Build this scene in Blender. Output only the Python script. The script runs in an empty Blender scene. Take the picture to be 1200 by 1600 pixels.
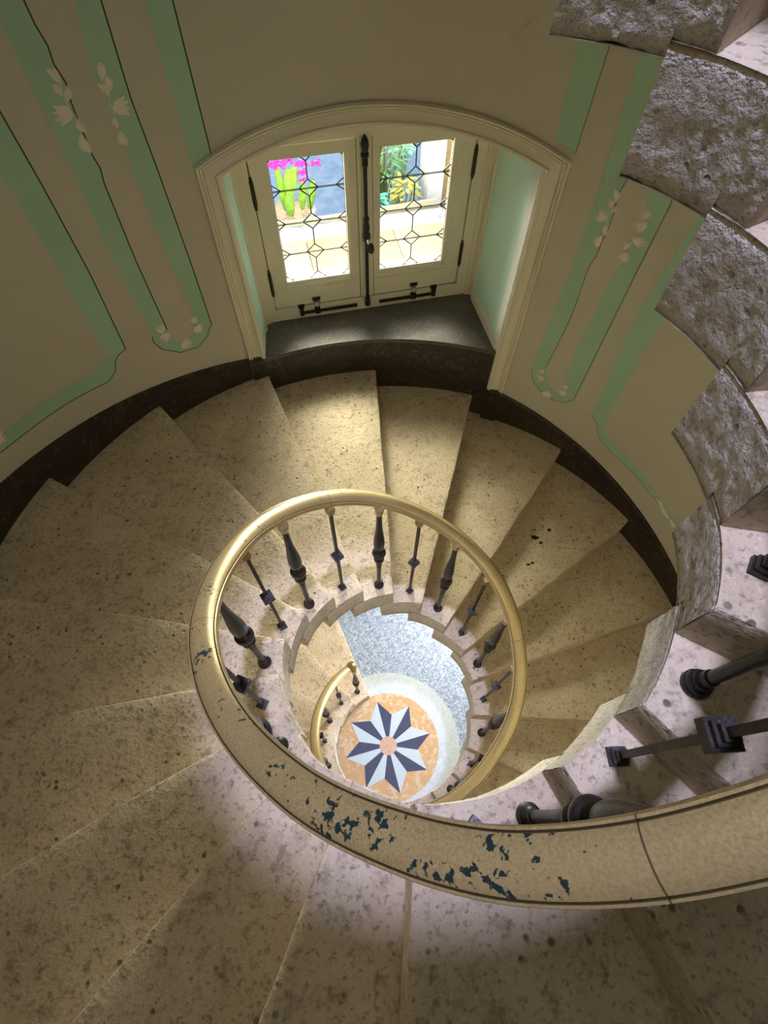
import bpy, bmesh, math, random
from mathutils import Vector, Matrix, noise
from math import sin, cos, pi, radians, atan2, sqrt

scene = bpy.context.scene
COL = scene.collection
rnd = random.Random(7)

# ------------------------------------------------------------------ camera, sky, lights, exposure
CAM = Vector([-0.11450017231215497,-0.5385274660925092,2.830781909150621])
TILT, ROLL, FPX = 0.5071283690478322, 0.021498213657544882, 829.12244007241
f_ = Vector((0, sin(TILT), -cos(TILT)))
u_ = Vector((0, cos(TILT), sin(TILT)))
r_ = Vector((1, 0, 0))
r2, u2 = r_*cos(ROLL)+u_*sin(ROLL), -r_*sin(ROLL)+u_*cos(ROLL)
cam = bpy.data.cameras.new('camera'); camo = bpy.data.objects.new('camera', cam); COL.objects.link(camo)
M3 = Matrix((r2, u2, -f_)).transposed()
camo.matrix_world = Matrix.Translation(CAM) @ M3.to_4x4()
cam.sensor_width = 36.0; cam.lens = FPX/1600*36.0; cam.clip_start = 0.02
scene.camera = camo
scene.view_settings.view_transform = 'Standard'; scene.view_settings.look = 'None'
scene.view_settings.gamma = 1.0; scene.view_settings.exposure = 0.22
try: scene.view_settings.use_curve_mapping = False
except Exception: pass
scene.cycles.use_denoising = True
scene.cycles.max_bounces = 10; scene.cycles.diffuse_bounces = 6
scene.cycles.sample_clamp_indirect = 6.0

SKY = 1.3
w = bpy.data.worlds.new('sky'); scene.world = w; w.use_nodes = True
bg = w.node_tree.nodes['Background']; bg.inputs[0].default_value = (0.80, 0.92, 1.0, 1); bg.inputs[1].default_value = SKY

def area(name, loc, target, size, power, col, shape='DISK', sizey=None, spread=180):
    l = bpy.data.lights.new(name, 'AREA'); l.shape = shape; l.size = size
    if sizey: l.size_y = sizey
    l.energy = power; l.color = col; l.spread = radians(spread)
    o = bpy.data.objects.new(name, l); COL.objects.link(o)
    o.location = loc
    d = Vector(target)-Vector(loc)
    o.rotation_euler = d.to_track_quat('-Z', 'Y').to_euler()
    return o
# assumed, unseen roof lantern high over the well, added for its cool light
ASSUMED_LANTERN = area('assumed_lantern_light', (0.0, 0.0, 12.0), (0, 0, 0), 0.5, 118, (0.63, 0.63, 1.0), spread=60)

# window geometry (plan): the sash plane is turned a little against the curved wall
BL = Vector((-.943, 2.329)); BR = Vector((.458, 2.684))
WU = (BR-BL).normalized(); WN = Vector((-WU.y, WU.x)); WL = (BR-BL).length
def W(u, d, z):
    p = BL+WU*u+WN*d
    return Vector((p.x, p.y, z))
pt = W(.70, 1.35, 2.15); tg = W(.70, 0, 1.0)
SKYWIN = area('window_daylight', pt, tg, 2.6, 40, (1.0, .93, .73), 'RECTANGLE', 1.0, spread=44)
GARDEN = area('low_garden_daylight', W(.70, 2.6, 1.3), W(.70, 0, 1.15), 4.4, 430, (1.0, .945, .79), 'RECTANGLE', 1.0, spread=60)
ASSUMED_DOOR = area('assumed_door_light', (1.30, 2.08, -1.55), (-.35, .15, -3.0), 1.0, 108, (1.0, .96, .92), 'RECTANGLE', 1.8)  # assumed doorway light, unseen, added to brighten the floor and lowest steps

TREAD_FILL = area('left_tread_fill_light', (-.95, -.35, 4.22), (-.95, -.15, 1.0), 1.3, 2.4, (1.0, .88, .66), spread=95)  # unseen warm fill light, added to brighten the treads on the left

# ------------------------------------------------------------------ helpers
def mesh(name, verts, faces, mat=None, parent=None, smooth=30, mats=None, fmat=None, merge=0.0):
    me = bpy.data.meshes.new(name)
    me.from_pydata([tuple(v) for v in verts], [], faces)
    if mats:
        for m in mats: me.materials.append(m)
        if fmat:
            for i, k in enumerate(fmat): me.polygons[i].material_index = k
    elif mat: me.materials.append(mat)
    bm = bmesh.new(); bm.from_mesh(me)
    if merge: bmesh.ops.remove_doubles(bm, verts=bm.verts, dist=merge)
    bmesh.ops.recalc_face_normals(bm, faces=bm.faces)
    bm.to_mesh(me); bm.free()
    if smooth:
        for p in me.polygons: p.use_smooth = True
        me.set_sharp_from_angle(angle=radians(smooth))
    o = bpy.data.objects.new(name, me); COL.objects.link(o)
    if parent: o.parent = parent
    return o
def raw(name, verts, faces, mat, parent=None, smooth=30):
    me = bpy.data.meshes.new(name); me.from_pydata([tuple(v) for v in verts], [], faces)
    me.materials.append(mat)
    if smooth:
        for p in me.polygons: p.use_smooth = True
        me.set_sharp_from_angle(angle=radians(smooth))
    o = bpy.data.objects.new(name, me); COL.objects.link(o)
    if parent: o.parent = parent
    return o
class MB:
    def __init__(s): s.v = []; s.f = []
    def add(s, v, f):
        b = len(s.v); s.v += [Vector(p) for p in v]; s.f += [tuple(b+i for i in q) for q in f]; return s
    def grid(s, rows, closed=False):
        n = len(rows[0]); v = [p for r in rows for p in r]; f = []
        for i in range(len(rows)-1):
            for j in range(n if closed else n-1):
                k = (j+1) % n
                f.append((i*n+j, i*n+k, (i+1)*n+k, (i+1)*n+j))
        return s.add(v, f)
    def box(s, c, sx, sy, sz, fn=None, ax=None):
        # c: low centre of the box bottom; ax: (x axis, y axis) unit vectors
        c = Vector(c); X, Y = ax or (Vector((1, 0, 0)), Vector((0, 1, 0)))
        v = []
        for z in (0, sz):
            for a, b in ((-1, -1), (1, -1), (1, 1), (-1, 1)):
                v.append(c+X*(a*sx/2)+Y*(b*sy/2)+Vector((0, 0, z)))
        return s.add(v, [(0, 3, 2, 1), (4, 5, 6, 7), (0, 1, 5, 4), (1, 2, 6, 5), (2, 3, 7, 6), (3, 0, 4, 7)])
    def lathe(s, c, prof, seg=20):
        c = Vector(c); rows = []
        for r, z in prof:
            rows.append([c+Vector((r*cos(2*pi*j/seg), r*sin(2*pi*j/seg), z)) for j in range(seg)])
        s.grid(rows, closed=True)
        b = len(s.v)
        s.f.append(tuple(range(b-seg, b)))
        return s
    def tube(s, pts, r, seg=8, up=Vector((0, 0, 1))):
        rows = []
        n = len(pts)
        for i, p in enumerate(pts):
            t = (Vector(pts[min(i+1, n-1)])-Vector(pts[max(i-1, 0)])).normalized()
            a = t.cross(up)
            if a.length < 1e-3: a = t.cross(Vector((1, 0, 0)))
            a.normalize(); b = a.cross(t)
            rr = r[i] if isinstance(r, (list, tuple)) else r
            rows.append([Vector(p)+(a*cos(2*pi*j/seg)+b*sin(2*pi*j/seg))*rr for j in range(seg)])
        s.grid(rows, closed=True)
        b0 = len(s.v)
        s.f.append(tuple(range(b0-seg, b0))); s.f.append(tuple(range(b0-n*seg, b0-n*seg+seg)))
        return s
    def build(s, name, mat, parent=None, smooth=30, merge=0.0):
        return mesh(name, s.v, s.f, mat, parent, smooth, merge=merge)
def wbox(mb, u0, u1, d0, d1, z0, z1):
    v = [W(u, d, z) for z in (z0, z1) for u, d in ((u0, d0), (u1, d0), (u1, d1), (u0, d1))]
    return mb.add(v, [(0, 3, 2, 1), (4, 5, 6, 7), (0, 1, 5, 4), (1, 2, 6, 5), (2, 3, 7, 6), (3, 0, 4, 7)])
def tag(o, label=None, cat=None, group=None, kind=None):
    if label: o['label'] = label
    if cat: o['category'] = cat
    if group: o['group'] = group
    if kind: o['kind'] = kind
    return o
def empty(name, loc=(0, 0, 0)):
    o = bpy.data.objects.new(name, None); o.location = loc; o.empty_display_size = .1; COL.objects.link(o); return o
def child(o, parent):
    # keep world coordinates of the mesh while hanging it under an Empty away from the origin
    o.parent = parent
    for v in o.data.vertices: v.co = v.co-parent.location
    return o
def recenter(o):
    # origin to the middle of the underside
    c = [Vector(v.co) for v in o.data.vertices]
    lo = Vector((min(v.x for v in c), min(v.y for v in c), min(v.z for v in c))); hi = Vector((max(v.x for v in c), max(v.y for v in c), max(v.z for v in c)))
    m = Vector(((lo.x+hi.x)/2, (lo.y+hi.y)/2, lo.z))
    for v in o.data.vertices: v.co = v.co-m
    o.location = m
    return o

# ------------------------------------------------------------------ materials
class N:
    def __init__(s, name):
        s.m = bpy.data.materials.new(name); s.m.use_nodes = True; s.t = s.m.node_tree
        s.b = s.t.nodes['Principled BSDF']
    def n(s, typ, **kw):
        x = s.t.nodes.new(typ)
        for k, v in kw.items(): setattr(x, k, v)
        return x
    def l(s, a, b): s.t.links.new(a, b)
    def pos(s): return s.n('ShaderNodeNewGeometry').outputs['Position']
    def noise(s, scale, detail=4, rough=.55, vec=None, dist=0):
        x = s.n('ShaderNodeTexNoise'); x.inputs['Scale'].default_value = scale; x.inputs['Detail'].default_value = detail
        x.inputs['Roughness'].default_value = rough; x.inputs['Distortion'].default_value = dist
        s.l(vec if vec is not None else s.pos(), x.inputs['Vector']); return x.outputs['Fac']
    def vor(s, scale, feature='F1', vec=None):
        x = s.n('ShaderNodeTexVoronoi', feature=feature); x.inputs['Scale'].default_value = scale
        s.l(vec if vec is not None else s.pos(), x.inputs['Vector']); return x
    def ramp(s, fac, stops, interp='LINEAR'):
        x = s.n('ShaderNodeValToRGB'); x.color_ramp.interpolation = interp
        e = x.color_ramp.elements
        while len(e) < len(stops): e.new(.5)
        for i, (p, c) in enumerate(stops):
            e[i].position = p; e[i].color = (*c, 1) if not isinstance(c, (int, float)) else (c, c, c, 1)
        s.l(fac, x.inputs[0]); return x.outputs[0]
    def mix(s, fac, a, b, blend='MIX'):
        x = s.n('ShaderNodeMix', data_type='RGBA', blend_type=blend)
        for sock, v in ((x.inputs[0], fac), (x.inputs[6], a), (x.inputs[7], b)):
            if isinstance(v, (int, float)): sock.default_value = v
            elif isinstance(v, tuple): sock.default_value = (*v, 1)
            else: s.l(v, sock)
        return x.outputs[2]
    def math(s, op, a, b=None, c=None):
        x = s.n('ShaderNodeMath', operation=op)
        for i, v in enumerate((a, b, c)):
            if v is None: continue
            if isinstance(v, (int, float)): x.inputs[i].default_value = v
            else: s.l(v, x.inputs[i])
        return x.outputs[0]
    def bump(s, h, strength=.3, dist=.01, prev=None):
        x = s.n('ShaderNodeBump'); x.inputs['Strength'].default_value = strength; x.inputs['Distance'].default_value = dist
        s.l(h, x.inputs['Height'])
        if prev is not None: s.l(prev, x.inputs['Normal'])
        return x.outputs[0]
    def out(s, col=None, rough=None, normal=None, metal=None, spec=None):
        for nm, v in (('Base Color', col), ('Roughness', rough), ('Metallic', metal), ('Specular IOR Level', spec)):
            if v is None: continue
            if isinstance(v, (int, float)): s.b.inputs[nm].default_value = v
            elif isinstance(v, tuple): s.b.inputs[nm].default_value = (*v, 1)
            else: s.l(v, s.b.inputs[nm])
        if normal is not None: s.l(normal, s.b.inputs['Normal'])
        return s.m
def plain(name, col, rough=.6, metal=0., spec=.5):
    return N(name).out(col, rough, None, metal, spec)

def stone(name, base, dark, light, bump=.5, scale=1.0, pits=True, rough=.62, chip=.35, grain=.55, lump=.8):
    m = N(name)
    big = m.noise(5*scale, 5, .6); fine = m.noise(70*scale, 4, .6); mid = m.noise(22*scale, 5, .65)
    c = m.mix(m.ramp(big, [(.36, 0.), (.68, 1.)]), base, light)
    c = m.mix(m.ramp(mid, [(.53, 0.), (.68, .55)]), c, dark)
    c = m.mix(m.ramp(fine, [(.54, 0.), (.68, .6)]), c, tuple(x*.55 for x in dark))
    c = m.mix(m.ramp(m.noise(120*scale, 3, .5), [(.60, 0.), (.70, chip)]), c, tuple(min(1, x*1.35) for x in light))
    h = m.math('ADD', m.math('MULTIPLY', fine, grain), m.math('MULTIPLY', mid, lump))
    if pits:
        v = m.vor(26*scale).outputs['Distance']
        gate = m.ramp(m.noise(9*scale, 2, .5), [(.50, 0.), (.62, 1.)])
        pit = m.math('MULTIPLY', m.ramp(v, [(.10, 1.), (.22, 0.)]), gate)
        c = m.mix(m.math('MULTIPLY', pit, .8), c, tuple(x*.35 for x in dark))
        h = m.math('SUBTRACT', h, m.math('MULTIPLY', pit, .8))
    nrm = m.bump(h, bump, .012)
    return m.out(c, rough, nrm, 0, .35)
STONE = stone('travertine_tread', (.545, .445, .30), (.18, .13, .075), (.68, .575, .415), bump=.8)
STONE_ROUGH = stone('rough_hewn_stone', (.74, .665, .55), (.50, .43, .33), (.85, .79, .69), bump=1.0, scale=1.25, rough=.75, grain=1.1, lump=.3)
PLASTER = (lambda m: m.out(m.mix(m.ramp(m.noise(1.6, 3, .5), [(.3, 0.), (.7, 1.)]), (.58, .545, .45), (.62, .585, .49)), .75, m.bump(m.noise(35, 4, .5), .06, .01), 0, .25))(N('beige_plaster'))
MINT = (lambda m: m.out(m.mix(m.ramp(m.noise(2.5, 3, .5), [(.3, 0.), (.7, 1.)]), (.385, .595, .445), (.425, .635, .485)), .7, m.bump(m.noise(40, 4, .5), .05, .01), 0, .25))(N('mint_paint'))
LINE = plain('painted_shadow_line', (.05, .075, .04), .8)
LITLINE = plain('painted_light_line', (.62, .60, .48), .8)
LEAFW = (lambda m: m.out(m.mix(m.noise(60, 3), (.82, .76, .64), (.90, .85, .74)), .7))(N('cream_leaf_paint'))
CREAM = (lambda m: m.out(m.mix(m.ramp(m.noise(3, 3), [(.35, 0.), (.7, 1.)]), (.80, .765, .61), (.84, .80, .66)), .42, m.bump(m.noise(25, 3), .04, .01), 0, .4))(N('cream_gloss_paint'))
ROUGHWHITE = (lambda m: m.out((.86, .86, .80), .8, m.bump(m.noise(90, 5, .6), .9, .01)))(N('rough_white_plaster'))
MINTREV = (lambda m: m.out(m.mix(m.ramp(m.noise(4, 3), [(.3, 0.), (.7, 1.)]), (.58, .84, .70), (.66, .90, .78)), .6))(N('pale_mint_panel'))
def marble_dark(name, a, b, vein, rough):
    m = N(name)
    n1 = m.noise(4, 6, .6, dist=1.5)
    c = m.mix(m.ramp(n1, [(.35, 0.), (.75, 1.)]), a, b)
    wv = m.noise(2.6, 5, .6, dist=2.5)
    veins = m.ramp(m.math('ABSOLUTE', m.math('SUBTRACT', wv, .5)), [(.0, 1.), (.012, 0.)])
    c = m.mix(m.math('MULTIPLY', veins, .45), c, vein)
    return m, c, rough
m, c, r = marble_dark('dark_brown_marble', (.020, .014, .010), (.042, .030, .022), (.22, .17, .12), .35)
MARBLE = m.out(c, .42, m.bump(m.noise(60, 3), .08, .01), 0, .4)
m, c, r = marble_dark('grey_brown_sill_stone', (.075, .066, .055), (.12, .105, .088), (.30, .27, .23), .4)
c = m.mix(m.ramp(m.noise(90, 2, .4), [(.70, 0.), (.74, 1.)]), c, (.5, .48, .44))
SILL = m.out(c, .38, m.bump(m.noise(110, 4, .6), .55, .008), 0, .5)
IRON = (lambda m: m.out(m.mix(m.ramp(m.noise(30, 4), [(.4, 0.), (.7, 1.)]), (.022, .019, .018), (.055, .046, .040)), .42, m.bump(m.noise(80, 3), .15, .01), .45, .5))(N('blackened_iron'))
IRONB = (lambda m: m.out(m.mix(m.ramp(m.noise(40, 4), [(.4, 0.), (.7, 1.)]), (.010, .011, .013), (.026, .026, .028)), .36, m.bump(m.noise(90, 3), .12, .01), .3, .5))(N('black_lacquered_iron'))
BRONZE = plain('dark_bronze', (.045, .035, .025), .35, .7)
STEEL = plain('worn_steel', (.55, .52, .45), .3, .9)
LEAD = plain('lead_came', (.045, .045, .045), .5, .4)
# glass: clear, slightly wavy, lets daylight through
gm = N('old_window_glass')
gt = gm.n('ShaderNodeBsdfTransparent'); gt.inputs[0].default_value = (.95, .98, .97, 1)
gg = gm.n('ShaderNodeBsdfGlossy'); gg.inputs['Roughness'].default_value = .05
gm.l(gm.bump(gm.noise(9, 3), .25, .02), gg.inputs['Normal'])
fr = gm.n('ShaderNodeFresnel'); fr.inputs[0].default_value = 1.45
mx = gm.n('ShaderNodeMixShader'); gm.l(gm.math('MULTIPLY', fr.outputs[0], .7), mx.inputs[0]); gm.l(gt.outputs[0], mx.inputs[1]); gm.l(gg.outputs[0], mx.inputs[2])
gm.l(mx.outputs[0], gm.t.nodes['Material Output'].inputs['Surface'])
GLASS = gm.m
# brass rail: worn gold finish with dark green chips where the 'chip' attribute allows, thin solder joints
bm_ = N('worn_brass')
at = bm_.n('ShaderNodeAttribute'); at.attribute_name = 'chip'
uvn = bm_.n('ShaderNodeUVMap'); uvn.uv_map = 'UVMap'
sp = bm_.n('ShaderNodeSeparateXYZ'); bm_.l(uvn.outputs[0], sp.inputs[0])
cn = bm_.noise(85, 3, .6); cn2 = bm_.noise(14, 2, .5)
cmix = bm_.math('ADD', bm_.math('MULTIPLY', cn, .6), bm_.math('MULTIPLY', cn2, .4))
chip = bm_.ramp(bm_.math('ADD', cmix, bm_.math('MULTIPLY', at.outputs['Fac'], .14)), [(.672, 0.), (.69, 1.)])
gold = bm_.mix(bm_.ramp(bm_.noise(260, 3, .6), [(.35, 0.), (.7, 1.)]), (.40, .305, .12), (.62, .49, .225))
gold = bm_.mix(bm_.ramp(bm_.noise(6, 3), [(.4, 0.), (.7, .5)]), gold, (.45, .345, .14))
col = bm_.mix(chip, gold, (.012, .030, .026))
jm = None
JOINTS = [1000,1001,1002,1003,1004]
for j in JOINTS:
    d = bm_.math('LESS_THAN', bm_.math('ABSOLUTE', bm_.math('SUBTRACT', sp.outputs[0], j)), .0011)
    jm = d if jm is None else bm_.math('MAXIMUM', jm, d)
col = bm_.mix(bm_.math('MULTIPLY', jm, .8), col, (.05, .035, .015))
gv = bm_.math('MAXIMUM', bm_.math('LESS_THAN', bm_.math('ABSOLUTE', bm_.math('SUBTRACT', sp.outputs[1], 5/24)), .03), bm_.math('LESS_THAN', bm_.math('ABSOLUTE', bm_.math('SUBTRACT', sp.outputs[1], 15/24)), .03))
col = bm_.mix(bm_.math('MULTIPLY', gv, .75), col, (.05, .038, .015))     # darker brown along the two grooves
met = bm_.math('SUBTRACT', .42, bm_.math('MULTIPLY', chip, .42))
BRASS = bm_.out(col, .36, bm_.bump(bm_.math('SUBTRACT', bm_.noise(200, 2), chip), .12, .004), met, .5)
BRASSP = (lambda m: m.out(m.mix(m.noise(120, 3), (.30, .22, .08), (.50, .40, .18)), .3, None, .75))(N('brass_cap'))

# ------------------------------------------------------------------ measured survey of the stair
OX, OY = -0.0220, 0.2023
RW = 2.0
TH0, AL, RI = 1.68018, 0.34128, 0.16600
FLOOR = -3.0538
STEPS = [[-17.4,-4.257,0.5161,-2.8878,-4.2652],[-16.4,-3.9157,0.5161,-2.7218,-3.9239],[-15.4,-3.5744,0.5161,-2.5558,-3.5826],[-14.4,-3.2332,0.5161,-2.3898,-3.2413],[-13.32,-2.8648,0.5161,-2.2106,-2.873],[-12.24,-2.4964,0.5161,-2.0315,-2.5046],[-11.16,-2.1281,0.5161,-1.8523,-2.1362],[-10.08,-1.7597,0.5161,-1.6731,-1.7679],[-9,-1.3914,0.5161,-1.494,-1.3995],[-8,-1.0313,0.5135,-1.3253,-1.0395],[-7,-0.6968,0.5144,-1.1597,-0.705],[-6,-0.3687,0.5107,-0.9968,-0.3768],[-5,-0.0095,0.5018,-0.8295,-0.0176],[-4,0.3602,0.5138,-0.6748,0.3521],[-3,0.6737,0.5251,-0.5009,0.6656],[-2,0.9943,0.5134,-0.342,0.9862],[-1,1.34,0.5242,-0.1584,1.3318],[0,1.6677,0.5119,0.0095,1.6596],[1,2.0103,0.5059,0.1709,2.0021],[2,2.3414,0.5048,0.3357,2.3332],[3,2.6849,0.5147,0.4779,2.6767],[4,3.0241,0.5166,0.6543,3.0159],[5,3.3619,0.5081,0.8047,3.3537],[6,3.7011,0.5006,0.9911,3.6929],[7,4.0289,0.5176,1.1506,4.0208],[8,4.3577,0.5151,1.3327,4.3495],[9,4.6509,0.5346,1.5302,4.6427],[10,5.2004,0.5253,1.6898,5.1922],[11,5.4861,0.5168,1.828,5.4779],[12,5.8052,0.5083,1.9711,5.7971],[13,6.1371,0.51,2.1475,6.129],[14,6.461,0.5027,2.3287,6.4528],[15,6.8153,0.5067,2.4968,6.8071],[16,7.1436,0.5172,2.6559,7.1354],[17,7.482,0.516,2.8219,7.4738]]
def Wc(th, z, r=RW):      # a point of the round wall, angle about the wall's own centre
    return Vector((OX+r*cos(th), OY+r*sin(th), z))
def outer(th, r=RW):      # where the ray from the stair axis at angle th meets the wall circle
    u = Vector((cos(th), sin(th))); o = Vector((OX, OY)); b = u.dot(o)
    t = b+sqrt(b*b-(o.dot(o)-r*r)); return u*t
def wang(th):             # axis angle -> wall angle
    q = outer(th); return atan2(q.y-OY, q.x-OX)

# ------------------------------------------------------------------ round wall with the window opening
TL, TR = radians(116.4), radians(71.7)
ZS = .292
TCm, THW = radians(93.95), radians(22.6)
def arch_in(t):
    x = max(-1, min(1, (t-TCm)/THW)); return 1.435+.137*(1-abs(x)**2.1)
def arch_out(t):
    x = max(-1, min(1, (t-TCm)/radians(25.5))); return 1.497+.163*(1-abs(x)**2.1)
TOP = 4.3
ths = sorted(set([TR+(TL-TR)*i/40 for i in range(41)]+[TL+(2*pi-(TL-TR))*i/150 for i in range(151)]))
mb = MB()
zs_full = [FLOOR, -2, -1, 0, ZS, .8, 1.3, 2, 3, TOP]
for i in range(len(ths)-1):
    a, b = ths[i], ths[i+1]
    if b <= TL+1e-6:
        za, zb = arch_in(a), arch_in(b)
        mb.grid([[Wc(a, z), Wc(b, z)] for z in (FLOOR, -2, -1, ZS-.02)])
        mb.grid([[Wc(a, za+(TOP-za)*t), Wc(b, zb+(TOP-zb)*t)] for t in (0, .2, .5, 1)])
    elif radians(400) < b and a < radians(430):      # assumed unseen doorway, opened to let light onto the ground floor
        mb.grid([[Wc(a, z), Wc(b, z)] for z in (-1.0, 0, ZS, .8, 1.3, 2, 3, TOP)])
    else:
        mb.grid([[Wc(a, z), Wc(b, z)] for z in zs_full])
WALL = tag(mb.build('wall_round', PLASTER, None, 20, merge=1e-5), 'curved beige plaster stairwell wall painted with mint green bands', 'wall', kind='structure')

# reveals and soffit of the window niche
PL0, PR0 = Wc(TL, 0), Wc(TR, 0)
def rev(p0, q, u, z, off=0.):
    a = Vector((p0.x, p0.y)); b = Vector((q.x, q.y)); d = (b-a); L = d.length; d = d/L; n = Vector((-d.y, d.x))
    p = a+d*u+n*off; return Vector((p.x, p.y, z))
mb = MB(); LR = (BR-Vector((PR0.x, PR0.y))).length; LLf = (BL-Vector((PL0.x, PL0.y))).length
mb.grid([[rev(PR0, BR, u, z) for u in (0, LR)] for z in (ZS-.02, 1.0, 1.6)])
tag(mb.build('wall_reveal_right', CREAM), 'deep right side of the window niche, painted cream', 'wall', kind='structure'); RR = bpy.context.scene.objects['wall_reveal_right']
mb = MB(); mb.grid([[rev(PL0, BL, u, z) for u in (0, LLf)] for z in (ZS-.02, 1.0, 1.6)])
RLo = tag(mb.build('wall_reveal_left', CREAM), 'narrow left side of the window niche, painted cream', 'wall', kind='structure')
def revbox(p0, q, u0, u1, z0, z1, o0, o1, mbx):
    v = [rev(p0, q, u, z, o) for z in (z0, z1) for u, o in ((u0, o0), (u1, o0), (u1, o1), (u0, o1))]
    mbx.add(v, [(0, 3, 2, 1), (4, 5, 6, 7), (0, 1, 5, 4), (1, 2, 6, 5), (2, 3, 7, 6), (3, 0, 4, 7)])
# right reveal: inward is +n or -n
sgn = 1 if (rev(PR0, BR, .3, 0, .1)-Vector((OX, 2.4, 0))).length < (rev(PR0, BR, .3, 0, -.1)-Vector((OX, 2.4, 0))).length else -1
mb = MB(); revbox(PR0, BR, .070, .505, .375, 1.56, 0, sgn*.004, mb); o = mb.build('mint_panel', MINTREV, RR)
mb = MB(); revbox(PR0, BR, -.004, .068, ZS+.03, 1.437, 0, sgn*.010, mb); mb.build('rough_plaster_strip', ROUGHWHITE, RR)
mb = MB()
revbox(PR0, BR, .505, .53, ZS, 1.56, 0, sgn*.012, mb); revbox(PR0, BR, .57, .60, ZS, 1.56, 0, sgn*.018, mb); revbox(PR0, BR, .02, .53, ZS, .36, 0, sgn*.012, mb)
mb.build('panel_border', CREAM, RR)
sl = 1 if (rev(PL0, BL, .15, 0, .1)-Vector((OX, 2.3, 0))).length < (rev(PL0, BL, .15, 0, -.1)-Vector((OX, 2.3, 0))).length else -1
mb = MB(); revbox(PL0, BL, .06, .25, .38, 1.56, 0, sl*.004, mb); mb.build('mint_panel', MINTREV, RLo)
mb = MB(); revbox(PL0, BL, .25, .275, ZS, 1.56, 0, sl*.012, mb); revbox(PL0, BL, .31, .336, ZS, 1.56, 0, sl*.016, mb); mb.build('panel_border', CREAM, RLo)
mb = MB()
rows = []
for i in range(31):
    t = i/30; th = TR+(TL-TR)*t; a = Wc(th, arch_in(th)); b = W(WL*(1-t), 0, max(arch_in(th), 1.44)); b2 = W(WL*(1-t), .3, max(arch_in(th), 1.44))
    rows.append([a, a.lerp(b, .5), b])
mb.grid(rows); tag(mb.build('ceiling_window_soffit', CREAM), 'arched cream soffit over the window niche', 'ceiling', kind='structure')

# sill slab and its dark apron
mb = MB(); front = [Wc(TR+(TL-TR)*i/30, ZS, RW-.006) for i in range(31)]; back = [W(WL*(1-i/30), .0, ZS) for i in range(31)]
mb.grid([front, [a.lerp(b, .5) for a, b in zip(front, back)], back])
fl2 = [v-Vector((0, 0, .03)) for v in front]; mb.grid([front, fl2])
SILLO = tag(mb.build('windowsill', SILL, None, 40), 'speckled grey brown stone sill with a curved front edge', 'windowsill', kind='structure')

def step_at(th):
    best = STEPS[0]
    for s in STEPS:
        if s[1] <= th+1e-6: best = s
    return best
def tread_z(th): return step_at(th)[3]
def nose_line(th):
    for a, b in zip(STEPS, STEPS[1:]):
        if a[1] <= th <= b[1]:
            t = (th-a[1])/(b[1]-a[1]); return a[3]+t*(b[3]-a[3])
    return STEPS[-1][3]+(th-STEPS[-1][1])/AL*RI if th > STEPS[-1][1] else STEPS[0][3]+(th-STEPS[0][1])/AL*RI
def smooth_line(th):
    return sum(nose_line(th+d*AL*.35) for d in range(-5, 6))/11
def skirt(name, th0, th1, topf, thick, mat):
    # lower edge stands on the treads, upper edge smooth
    brk = [th0, th1]+[s[1] for s in STEPS if th0 < s[1] < th1]
    n = max(2, int((th1-th0)/radians(2)))
    brk += [th0+(th1-th0)*i/n for i in range(n+1)]
    brk = sorted(set(round(b, 5) for b in brk))
    m_ = MB()
    for a, b in zip(brk, brk[1:]):
        if b-a < 2e-4: continue
        zb = tread_z((a+b)/2)+.0005
        pa, pb = outer(a, RW-thick), outer(b, RW-thick); qa, qb = outer(a), outer(b)
        P = lambda q, z: Vector((q.x, q.y, z))
        za, zc = topf(a), topf(b)
        m_.grid([[P(pa, zb), P(pb, zb)], [P(pa, za-.012), P(pb, zc-.012)], [P(outer(a, RW-thick*.55), za), P(outer(b, RW-thick*.55), zc)], [P(qa, za), P(qb, zc)]])
    return m_.build(name, mat, None, 25, merge=1e-5)
# axis angles of the niche corners and of the trim feet
def axang(t):
    q = Wc(t, 0); return atan2(q.y, q.x)
aTL, aTR = axang(TL), axang(TR)
aPL, aPR = axang(radians(119.4)), axang(radians(68.4))
btop = lambda th: smooth_line(th)+.150
o = skirt('baseboard_left', aPL, STEPS[-1][1]+.3, btop, .018, MARBLE); tag(o, 'dark marble baseboard climbing the wall left of the window', 'baseboard', kind='structure')
o = skirt('baseboard_right', STEPS[0][1]+.02, aPR, btop, .018, MARBLE); tag(o, 'dark marble baseboard descending the wall right of the window', 'baseboard', kind='structure')
o = skirt('baseboard_plinth_left', aTL+.002, aPL, lambda th: .338, .036, MARBLE); tag(o, 'dark plinth block under the left foot of the window trim', 'baseboard', kind='structure')
o = skirt('baseboard_plinth_right', aPR, aTR-.002, lambda th: -.040, .036, MARBLE); tag(o, 'dark plinth block under the right foot of the window trim', 'baseboard', kind='structure')
o = skirt('wall_apron', aTR-.002, aTL+.002, lambda th: ZS-.030, .008, MARBLE); tag(o, 'curved dark marble apron between sill and steps', 'wall', kind='structure')

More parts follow.
